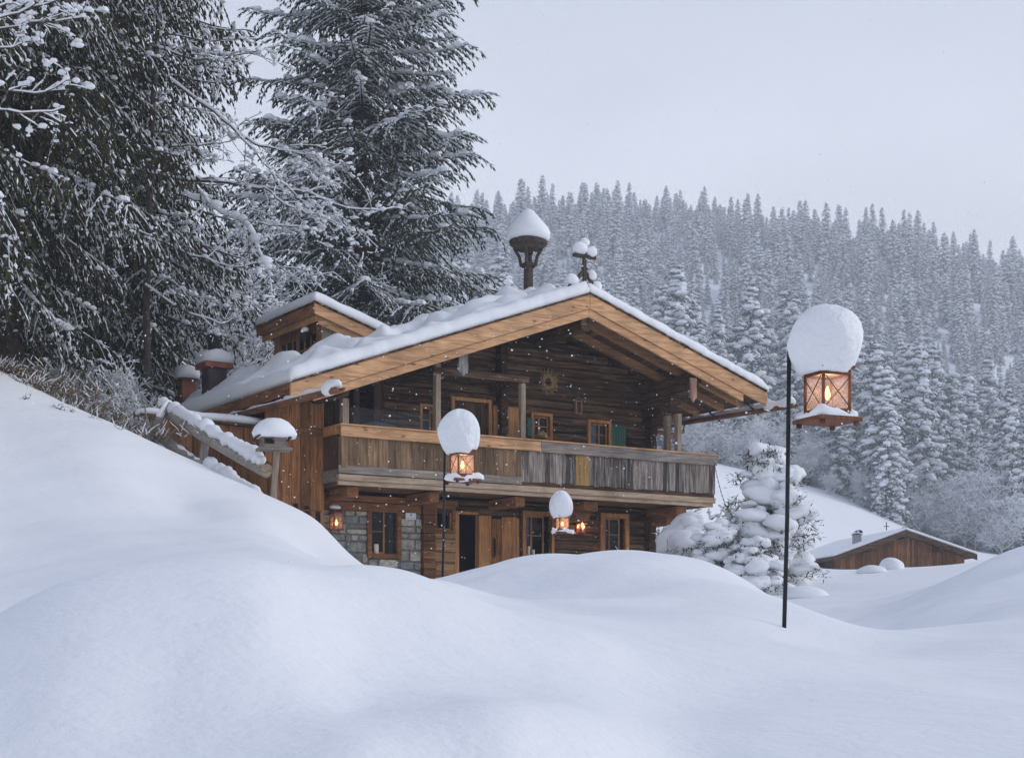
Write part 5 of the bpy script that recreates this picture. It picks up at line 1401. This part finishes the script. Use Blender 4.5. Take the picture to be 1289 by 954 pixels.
def snowrope(pts, rads, name='snow_strip'):
    mm = MB(); P_ = []; Rr = []
    for i in range(len(pts)-1):
        for k in range(8):
            t = k/8; P_.append(pts[i].lerp(pts[i+1], t)); Rr.append((rads[i]*(1-t)+rads[i+1]*t)*rs2.uniform(.62, 1.3))
    P_.append(pts[-1]); Rr.append(rads[-1]*.5); Rr[0] *= .5
    mm.tube(P_, Rr, 12, sq=.95); return mm.build(name, M['snow'], o, smooth=True)
up = Vector((0, 0, .10))
snowrope([rel(203, 512, 32.1)+up, rel(225, 524, 31.6)+up, rel(258, 545, YF+.1)+up*1.2, rel(290, 562, 29.9)+up, rel(318, 578, 29.6)+up, rel(330, 588, 29.4)+up], [.10, .13, .12, .12, .15, .08])
snowrope([rel(222, 566, 31)+up*.8, rel(252, 586, YF-.14)+up*.6], [.05, .05])
snowrope([rel(258, 585, YF-.2)+up*.6, rel(275, 596, 30.1)+up*.8, rel(300, 611, 29.8)+up*.7, rel(330, 626, 29.5)+up*.4], [.12, .15, .13, .08])
m = MB(); m.blob(tuple(rel(259, 539)+Vector((0, .08, .06))), (.15, .14, .15), 14, 0, .1, 4); m.build('snow_cap', M['snow'], o, smooth=True)
m = MB(); q = rel(336, 592, 29.3); m.lathe([(.115, 0), (.115, .02), (.08, .021), (.075, .016), (.04, .017), (0, .02)], (0, 0, 0), 16)
mm_ = Matrix.Translation(q) @ Matrix.Rotation(R(80), 4, 'X') @ Matrix.Rotation(R(-20), 4, 'Y'); m.v = [tuple(mm_ @ Vector(v)) for v in m.v]; m.build('log_end', M['beige_x'], o)
# boards of the side screen behind the rails
q0 = wp(262, 640, 31.6)
o = empty('plank_screen', tuple(q0), 0, 'brown board screen stepping up the bank behind the rail fence', 'fence')
m = MB(); n = 17
A = wp(206, 512, 33.6)-q0; B_ = wp(345, 585, 31.0)-q0
for i in range(n):
    p, q = A.lerp(B_, i/n), A.lerp(B_, (i+.95)/n); m.hexa([(p.x,p.y,p.z-2.6),(q.x,q.y,q.z-2.6),(q.x+.03,q.y+.05,q.z-2.6),(p.x+.03,p.y+.05,p.z-2.6),(p.x,p.y,p.z+rp.uniform(-.03, .03)),(q.x,q.y,q.z),(q.x+.03,q.y+.05,q.z),(p.x+.03,p.y+.05,p.z)])
m.build('boards', M['board'], o)
# bird house
bx = wp(345, 560, 29.2); zg = gz(bx.x, bx.y)
o = empty('bird_house', (bx.x, bx.y, zg), R(18), 'grey wooden bird house on a post under a rounded snow cap', 'bird house')
zb = (HZ-560)/F*29.2-zg
m = MB(); m.hexa([(-.10,-.05,-.5),(-.0,-.05,-.5),(-.0,.05,-.5),(-.10,.05,-.5),(-.0,-.05,zb-.10),(.10,-.05,zb-.10),(.10,.05,zb-.10),(-.0,.05,zb-.10)]); m.build('post', M['post'], o, bevel=.01)
m = MB(); m.box(-.30, .30, -.22, .22, zb-.10, zb-.06); m.build('floor_board', M['grey_x'], o)
m = MB()
for k, (x0, x1) in enumerate(((-.24, -.20), (.16, .20))): m.box(x0, x1, -.16, .16, zb-.06, zb+.18)
m.box(-.2, .16, .12, .16, zb-.06, zb+.18); m.box(-.2, .16, -.16, -.13, zb-.06, zb-.0); m.box(-.20, .16, -.16, -.13, zb+.12, zb+.18); m.box(-.02, .16, -.16, -.13, zb, zb+.12)
m.build('box', M['grey_x'], o)
m = MB(); m.hexa([(-.36,-.22,zb+.09),(-.04,-.22,zb+.25),(-.04,.22,zb+.25),(-.36,.22,zb+.09),(-.36,-.22,zb+.12),(-.04,-.22,zb+.28),(-.04,.22,zb+.28),(-.36,.22,zb+.12)])
m.hexa([(-.038,-.22,zb+.25),(.28,-.22,zb+.10),(.28,.22,zb+.10),(-.038,.22,zb+.25),(-.038,-.22,zb+.28),(.28,-.22,zb+.13),(.28,.22,zb+.13),(-.038,.22,zb+.28)]); m.build('roof', M['bark'], o)
m = MB(); m.lathe([(.26, .02), (.37, .03), (.395, .10), (.35, .21), (.26, .31), (.14, .37), (0, .39)], (-.0, 0, zb+.10), 26, jit=.06, seed=3, sx=1.0, sy=.85); m.build('snow_cap', M['snow'], o, smooth=True)
# twisted grey root
q0 = wp(196, 552, 31.5); o = empty('tree_root', tuple(q0), 0, 'pale twisted root wood with snow at the upper end of the rail fence', 'root')
m = MB(); rr = random.Random(21)
for i in range(26):
    p = Vector((rr.uniform(-.25, .25), rr.uniform(-.2, .2), rr.uniform(-.25, .2))); pts = [p]; d = Vector((rr.uniform(-1, .9), rr.uniform(-.5, .3), rr.uniform(-.6, .9))).normalized()
    for k in range(5): d = (d+Vector((rr.uniform(-.4, .4), rr.uniform(-.4, .4), rr.uniform(-.4, .35)))).normalized(); pts.append(pts[-1]+d*rr.uniform(.07, .17))
    r0 = rr.uniform(.010, .035); m.tube(pts, [r0*(1-.16*k) for k in range(6)], 6)
m.tube([(-.25, .1, -.3), (-.05, .1, .1), (.05, .15, .42), (.22, .2, .74)], [.12, .11, .08, .035], 8); m.tube([(-.32, .12, -.2), (-.22, .12, .2), (-.05, .12, .35)], [.09, .07, .03], 8)
m.build('wood', M['grey_root'], o, smooth=True)
m = MB(); m.tube([(-.02, .12, .14), (.05, .15, .44), (.2, .2, .78)], [.09, .085, .04], 9); m.blob((-.28, .05, .02), (.16, .14, .10), 12, 0, .15, 2); m.blob((.12, -.05, -.1), (.12, .1, .08), 12, 0, .15, 7); m.build('snow', M['snow'], o, smooth=True)

# dry brush along the brow of the bank, and stems poking through the snow
def brush(seed, n, spread, hgt):
    rg = random.Random(seed); mm = MB(); ms = MB()
    for i in range(n):
        x, y = rg.gauss(0, spread), rg.gauss(0, spread*.35); pts = [Vector((x, y, -.1))]; d = Vector((rg.uniform(-.8, .8), rg.uniform(-.4, .4), 1)).normalized(); L = hgt*rg.uniform(.3, 1)
        for k in range(4): d = (d+Vector((rg.uniform(-.35, .35), rg.uniform(-.3, .3), rg.uniform(-.35, .1)))).normalized(); pts.append(pts[-1]+d*L/4)
        mm.tube(pts, [.012, .010, .008, .006, .004], 4)
        if rg.random() < .55: ms.tube([p+Vector((0, 0, .014)) for p in pts[1:]], [.008, .014, .012, .006], 4)
        for k in range(2):
            q = pts[rg.randint(1, 3)]; e = q+Vector((rg.uniform(-.25, .25), rg.uniform(-.15, .15), rg.uniform(-.02, .25)))*hgt; mm.tube([q, q.lerp(e, .5)+Vector((0, 0, .03)), e], [.007, .006, .003], 3)
    a = bpy.data.meshes.new('brush'); a.from_pydata(mm.v, [], mm.f); a.materials.append(M['drygrass'])
    c = bpy.data.meshes.new('brush_snow'); c.from_pydata(ms.v, [], ms.f); c.materials.append(M['snow_far'])
    return a, None, c
br = [brush(s, 60, .6, .45) for s in (1, 2, 3)]
for i in range(20):
    px = rng.uniform(-20, 185); Yc = 31.6+rng.uniform(-.6, 3.0)
    if px > 120: Yc -= (px-120)/115*2.0
    x, y = P(px, Yc); plant('dry_shrub', br[i % 3], x, y, None, rng.uniform(-.4, .4), rng.uniform(.6, 1.25), 'low dry brown brush poking from the snow on the brow of the left bank', 'shrub', 'dry brush on the brow of the left bank', names=('stems', 'crown', 'snow'))
st = brush(9, 7, .10, .5)
for px, py in ((117, 520), (72, 545), (33, 548), (88, 520), (150, 562)):
    Yc = 29.0; x, y = P(px, Yc-.4*(px > 140)); plant('dry_plant', st, x, y, None, px, .7, 'few dry stems sticking out of the snow on the left bank', 'plant', 'dry stems on the left bank', names=('stems', 'crown', 'snow'))
bush_in = bare_tree('thicket', 3.2, 90, .9, 3, kids_=(12, 8, 6), up=.5, snow=1.0, thick=1.2, r0=.03)
for i in range(9):
    px = rng.uniform(85, 205); Yc = rng.uniform(34.5, 40); x, y = P(px, Yc)
    plant('bare_shrub', bush_in, x, y, None, rng.uniform(0, 6.28), rng.uniform(.4, .75), 'snow-covered bare shrub in the thicket between bank and chimneys', 'shrub', 'bare shrubs behind the left bank', names=('trunk', 'crown', 'snow'))

# ------------------------------------------------------------------ garden right of the house
def snowy_pine(name, X, Y, Hh, Rr, seed, label, cat, kind, nb=34, low=.05, lumpk=1.0, nd_=150):
    zg = gz(X, Y); o = empty(kind, (X, Y, zg), 0, label, cat); rg = np.random.default_rng(seed)
    m = MB(); m.tube([(0, 0, -.4), (.02, 0, Hh*.5), (0, 0, Hh)], [.055*Hh/2.8, .04*Hh/2.8, .012], 8)
    K = Kites(); sm_ = snow_mat(name+'_snow', fine=22, st=.5, dist=.02)
    for i in range(nb):
        t = (i+rg.uniform(0, 1))/nb; h = Hh*(low+t*(1-low)*.97); Lb = Rr*(1-t*.9)**.55*rg.uniform(.40, 1.18); az = i*2.4+rg.normal(0, .3)
        d = np.array([math.cos(az), math.sin(az), 0]); tip = d*Lb+np.array([0, 0, h+Lb*rg.uniform(-.22, .22)]); base = np.array([0, 0, h])
        m.tube([tuple(base), tuple(base*.5+tip*.5+np.array([0, 0, .04])), tuple(tip)], [.018, .012, .006], 5)
        n = nd_; u = rg.uniform(.2, 1.12, n)[:, None]; pp = base+(tip-base)*u+rg.normal(0, .07, (n, 3))*(1.1+.6*(1-u))-np.array([0, 0, .05])
        dd = d*.9+rg.normal(0, .6, (n, 3)); K.add(pp, dd, rg.uniform(.09, .17, n), rg.uniform(.018, .032, n), 0)
        if rg.random() < .92*lumpk:      # pillow of snow bending the bough
            c = base+(tip-base)*rg.uniform(.72, .95); s = rg.uniform(.10, .29)*(1.2-.45*t)*max(.85, min(1.2, Hh/2.4)); k = rg.integers(2, 4)
            ms = MB()
            for q in range(k):
                cc = c-d*s*q*rg.uniform(.7, 1.0)+rg.normal(0, .05, 3); ms.blob((cc[0], cc[1], cc[2]+s*.35), (s*rg.uniform(.9, 1.5), s*rg.uniform(.9, 1.5), s*rg.uniform(.45, .8)), 18, 0, .24, int(rg.integers(0, 999)))
            ms.build('snow_pillow', sm_, o, smooth=True)
    m.build('trunk', M['bark'], o, smooth=True)
    V, T, _ = K.arrays(rg); link('crown', np_mesh(name+'_needles', V, [(T.reshape(-1, 3), 0)], [M['needle']]), o)
    return o
x, y = P(968, 33); snowy_pine('garden_pine', x, y, 2.95, 1.18, 3, 'young garden pine buried under round pillows of snow, right of the balcony', 'tree', 'pine_tree', nb=60)
x, y = P(905, 32.2); snowy_pine('small_pine', x, y, 1.35, .75, 8, 'low snow-covered pine bush at the left foot of the garden pine', 'shrub', 'pine_bush', nb=30, lumpk=1.08, nd_=60)
x, y = P(945, 31.6); snowy_pine('front_pine', x, y, 1.0, .8, 18, 'low dark pine bush in front of the garden pine', 'shrub', 'pine_bush', nb=28, lumpk=1.08, nd_=70)
# round bush under smooth snow
def mound_bush(px, Y, lab, blobs, seed):
    x, y = P(px, Y); zg = gz(x, y); o = empty('snowy_bush', (x, y, zg), 0, lab, 'shrub'); rg = np.random.default_rng(seed)
    m = MB(); K = Kites()
    for i, (bx_, by_, bz_, rx, ry, rz) in enumerate(blobs):
        m = MB(); m.blob((bx_, by_, bz_), (rx, ry, rz), 30, 0, .17, seed+i); m.build('snow_pillow', M['snow'], o, smooth=True)
        n = 70; a = rg.uniform(0, 6.28, n); r = rg.uniform(.6, 1.0, n); pp = np.stack([bx_+rx*r*np.cos(a), by_+ry*r*np.sin(a), bz_-rz*rg.uniform(.5, 1.1, n)], -1)
        K.add(pp, np.stack([np.cos(a), np.sin(a), rg.uniform(-1.0, .4, n)], -1), rg.uniform(.08, .18, n), rg.uniform(.02, .05, n), 0)
    V, T, _ = K.arrays(rg); link('foliage', np_mesh('bush_leaves', V, [(T.reshape(-1, 3), 0)], [M['needle']]), o)
    for k in range(8): m = MB(); m.tube([(0, 0, -.3), (rg.uniform(-.3, .3), rg.uniform(-.2, .2), .4), (rg.uniform(-.6, .6), rg.uniform(-.3, .3), .9)], [.02, .014, .006], 5); m.build('stem', M['twig'], o)
rg_ = np.random.default_rng(44); bl = []
for i in range(26):      # pillows over a dome of twigs
    u = rg_.uniform(0, 1); a_ = rg_.uniform(0, 6.28); rr_ = .78*math.sqrt(rg_.uniform(0, 1)); zz_ = 1.72*math.sqrt(max(0, 1-(rr_/.92)**2))-.1-.5*rg_.uniform(0, .5)*(rr_ > .3)
    k_ = rg_.uniform(.20, .36); bl.append((rr_*math.cos(a_), rr_*math.sin(a_)*.8-.1, max(.25, zz_), k_*1.15, k_, k_*.8))
bl += [(.05, 0, 1.42, .5, .45, .38), (-.25, -.1, 1.1, .5, .45, .4), (.35, -.2, 1.0, .42, .4, .35)]
mound_bush(866, 36.5, 'rounded bush under lumpy pillows of snow by the house corner', bl, 5)
x, y = P(828, 35.2); brt = brush(15, 60, .22, 1.5)
plant('leafy_shrub', brt, x, y, None, 0, 1.0, 'thin shrub with a few brown leaves against the right house corner', 'shrub', names=('stems', 'crown', 'snow'))
x, y = P(895, 40); plant('bare_shrub', bush_in, x, y, None, 1, .8, 'fine bare shrub in the snow between rounded bush and garden pine', 'shrub', names=('trunk', 'crown', 'snow'))
x, y = P(845, 41); plant('bare_shrub', bush_in, x, y, None, 2.2, .75, 'fine bare shrub showing through the gap at the right house corner', 'shrub', names=('trunk', 'crown', 'snow'))

# ------------------------------------------------------------------ barn beyond the field
YB = 88.0; bc = wp(1132, 668, YB)
th = R(9)
zg = gz(bc.x, YB)-.5
barn = empty('barn', (bc.x, YB, zg), th, 'low brown barn with a snowy gable roof beyond the field', 'barn')
za = bc.z-zg; HW = 3.95
def pz(x): return za-.36*abs(x)*(1.0 if x < 0 else .88)
m = MB(); x = -HW+.3
rb = random.Random(4)
while x < HW-.3:
    w = rb.uniform(.12, .22); m.box(x, x+w-.012, rb.uniform(-.02, .02), .08, -.5, pz(x)-.22, j=.004); x += w
m.build('wall', M['board'], barn)
m = MB(); m.box(-HW+.3, -HW+.4, .1, 9, -.5, pz(HW-.3)-.25); m.box(HW-.4, HW-.3, .1, 9, -.5, pz(HW-.3)-.25); m.box(-HW+.4, HW-.4, 8.9, 9, -.5, pz(HW-.3)-.25); m.build('side_wall', M['board_dark'], barn)
m = MB(); m.slab((-HW-.1, pz(-HW-.1)), (0, za), -.9, 9.5, -.20, -.02); m.slab((.002, za), (HW+.1, pz(HW+.1)), -.9, 9.5, -.20, -.02); rf_ = m.build('roof', M['board_dark'], barn)
m = MB(); m.slab((-HW-.1, pz(-HW-.1)), (-.002, za), -.95, -.905, -.32, -.02); m.slab((.002, za), (HW+.1, pz(HW+.1)), -.95, -.905, -.32, -.02); m.build('bargeboard', M['log'], rf_)
m = MB(); m.slab((-HW-.12, pz(-HW-.12)), (0, za), -.97, 9.55, -.005, .13); m.slab((0.001, za), (HW+.12, pz(HW+.12)), -.97, 9.55, -.005, .13); m.build('roof_snow', M['snow'], rf_, bevel=.05)
for x in (-2.0, 0, 2.0): m = MB(); m.box(x-.12, x+.12, -.88, .1, pz(x)-.48, pz(x)-.21); m.build('purlin', M['log_y'], rf_)
m = MB(); cx_ = -1.95; m.box(cx_-.19, cx_+.19, 1.0, 1.4, pz(cx_)-.3, pz(cx_)+.55); ch = m.build('chimney', M['cement'], barn)
m = MB(); m.box(cx_-.24, cx_+.24, .94, 1.46, pz(cx_)+.55, pz(cx_)+.585); n = 8
for k in range(n):
    t0, t1 = math.pi*k/n, math.pi*(k+1)/n; m.beam((cx_+.09-.17*math.cos(t0), 1.2, pz(cx_)+.65+.15*math.sin(t0)), (cx_+.09-.17*math.cos(t1), 1.2, pz(cx_)+.65+.15*math.sin(t1)), .4, .025)
m.build('hood', M['dark_metal'], ch)
m = MB(); m.blob((cx_-.05, 1.2, pz(cx_)+.64), (.22, .2, .07), 12, 0, .1, 2); m.build('snow_cap', M['snow'], ch, smooth=True)
m = MB(); m.box(-.62, -.58, .3, .34, za+.05, za+.50); m.beam((-.75, .32, za+.26), (-.45, .32, za+.26), .04, .04); m.box(.35, .9, .3, .5, za+.13, za+.22); m.build('ridge_vent', M['dark_metal'], rf_)
# snow-covered heaps
def heap(px, Y, r, lab, seed):
    x, y = P(px, Y); m = MB(); m.blob((0, 0, 0), r, 26, 0, .07, seed); o = m.build('snow_drift', M['snow'], None, smooth=True); o.location = (x, y, gz(x, y)+r[2]*.12); tag(o, kind='structure')
heap(1122, 66, (.52, .6, .42), '', 1); heap(1097, 64, (.6, .6, .26), '', 2); heap(1013, 28, (.42, .5, .18), '', 3)

# ------------------------------------------------------------------ falling snow
rs = np.random.default_rng(77); n = 5200
Yf = rs.uniform(7, 36, n)**1.0; px_ = rs.uniform(-150, 1440, n); py_ = rs.uniform(-120, 800, n)
X = (px_-CX)/F*Yf; Z = (HZ-py_)/F*Yf
k = (Z > ground(X, Yf)+.15) & ((py_ < 560) | ((px_ > 345) & (px_ < 830) & (py_ < 715))); X, Yf, Z = X[k], Yf[k], Z[k]; n = len(X)
r = rs.uniform(.0026, .0082, n)*(.55+.45*Yf/30)
V, F3, F4 = lumps(np.stack([X, Yf, Z], -1), np.stack([r, r, r*rs.uniform(.8, 1.3, n)], -1), rs)
so_ = link('falling_snow', np_mesh('falling_snow', V, [(F3, 0), (F4, 0)], [M['flake']])); tag(so_, kind='stuff')
# ------------------------------------------------------------------ camera, sky, light
cam = bpy.data.cameras.new('camera'); co = bpy.data.objects.new('camera', cam); COL.objects.link(co)
co.location = (0, 0, 0); co.rotation_euler = (R(90), 0, 0)
cam.sensor_width = 36; cam.lens = 36*F/1289; cam.shift_y = (HZ-477)/1289
cam.clip_start = .1; cam.clip_end = 5000
SC.camera = co
SC.render.resolution_x = 1024; SC.render.resolution_y = 757

SUN_EL, SUN_AZ = 31, 80      # azimuth: degrees to the right of straight ahead
w = bpy.data.worlds.new('World'); SC.world = w; w.use_nodes = True
nt = w.node_tree; nt.nodes.clear(); L = nt.links.new
out = N(nt, 'ShaderNodeOutputWorld'); bg = N(nt, 'ShaderNodeBackground'); L(bg.outputs[0], out.inputs[0])
sky = N(nt, 'ShaderNodeTexSky'); sky.sky_type = 'NISHITA'; sky.sun_disc = False
sky.sun_elevation = R(SUN_EL); sky.sun_rotation = R(SUN_AZ); sky.air_density = 1.0; sky.dust_density = 4.0
# an even snow cloud deck hides most of the clear sky; brighter and darker drifts of cloud in it
tc = N(nt, 'ShaderNodeTexCoord'); mp = N(nt, 'ShaderNodeMapping'); mp.inputs['Scale'].default_value = (1, 1, 2.2)
L(tc.outputs['Generated'], mp.inputs[0])
cl = N(nt, 'ShaderNodeTexNoise'); cl.inputs['Scale'].default_value = 2.6; cl.inputs['Detail'].default_value = 4; cl.inputs['Roughness'].default_value = .45
L(mp.outputs[0], cl.inputs['Vector'])
SKY_K = 9.0
r = ramp(nt, [(.30, .84), (.70, 1.07)]); L(cl.outputs['Fac'], r.inputs[0])
# the deck is whiter towards the horizon and bluer overhead
sx = N(nt, 'ShaderNodeSeparateXYZ'); L(tc.outputs['Generated'], sx.inputs[0])
r2 = ramp(nt, [(.0, (.87*SKY_K, .90*SKY_K, .985*SKY_K)), (.26, (.82*SKY_K, .86*SKY_K, .965*SKY_K)), (.70, (.28*SKY_K, .345*SKY_K, .52*SKY_K))]); L(sx.outputs['Z'], r2.inputs[0])
cc = mixc(nt, 'MULTIPLY', 1.0, r2.outputs[0], r.outputs[0])
c = mixc(nt, 'MIX', .90, sky.outputs[0], cc)
L(c, bg.inputs[0]); bg.inputs[1].default_value = .12

sl = bpy.data.lights.new('sun', 'SUN'); sl.energy = 1.6; sl.angle = R(30); sl.color = (1.0, .98, .955)
so = bpy.data.objects.new('sun', sl); COL.objects.link(so)
d = Vector((math.sin(R(SUN_AZ))*math.cos(R(SUN_EL)), math.cos(R(SUN_AZ))*math.cos(R(SUN_EL)), math.sin(R(SUN_EL))))
so.rotation_euler = d.to_track_quat('Z', 'Y').to_euler(); so.location = (30, -10, 60)

if HAZE:
    hz = MB(); hz.box(-1200, 1200, -45, 1180, -4, 225); ho = hz.build('haze', [])
    m = bpy.data.materials.new('snowy_air'); m.use_nodes = True; nt = m.node_tree; nt.nodes.clear()
    out = N(nt, 'ShaderNodeOutputMaterial'); pv = N(nt, 'ShaderNodeVolumePrincipled')
    pv.inputs['Color'].default_value = (.90, .945, 1.0, 1); pv.inputs['Density'].default_value = HAZE; pv.inputs['Anisotropy'].default_value = 0.0
    nt.links.new(pv.outputs[0], out.inputs['Volume']); ho.data.materials.append(m)
    tag(ho, kind='stuff')
SC.view_settings.view_transform = 'Standard'; SC.view_settings.look = 'None'
SC.view_settings.exposure = 0; SC.view_settings.gamma = 1; SC.view_settings.use_curve_mapping = False
SC.cycles.max_bounces = 6; SC.cycles.diffuse_bounces = 3; SC.cycles.glossy_bounces = 2; SC.cycles.transmission_bounces = 4
SC.cycles.transparent_max_bounces = 10; SC.cycles.volume_bounces = 1; SC.cycles.caustics_reflective = False; SC.cycles.caustics_refractive = False
SC.cycles.volume_step_rate = 20
SC.cycles.use_adaptive_sampling = True; SC.cycles.adaptive_threshold = .02
SC.cycles.use_denoising = True
SC.render.use_persistent_data = False
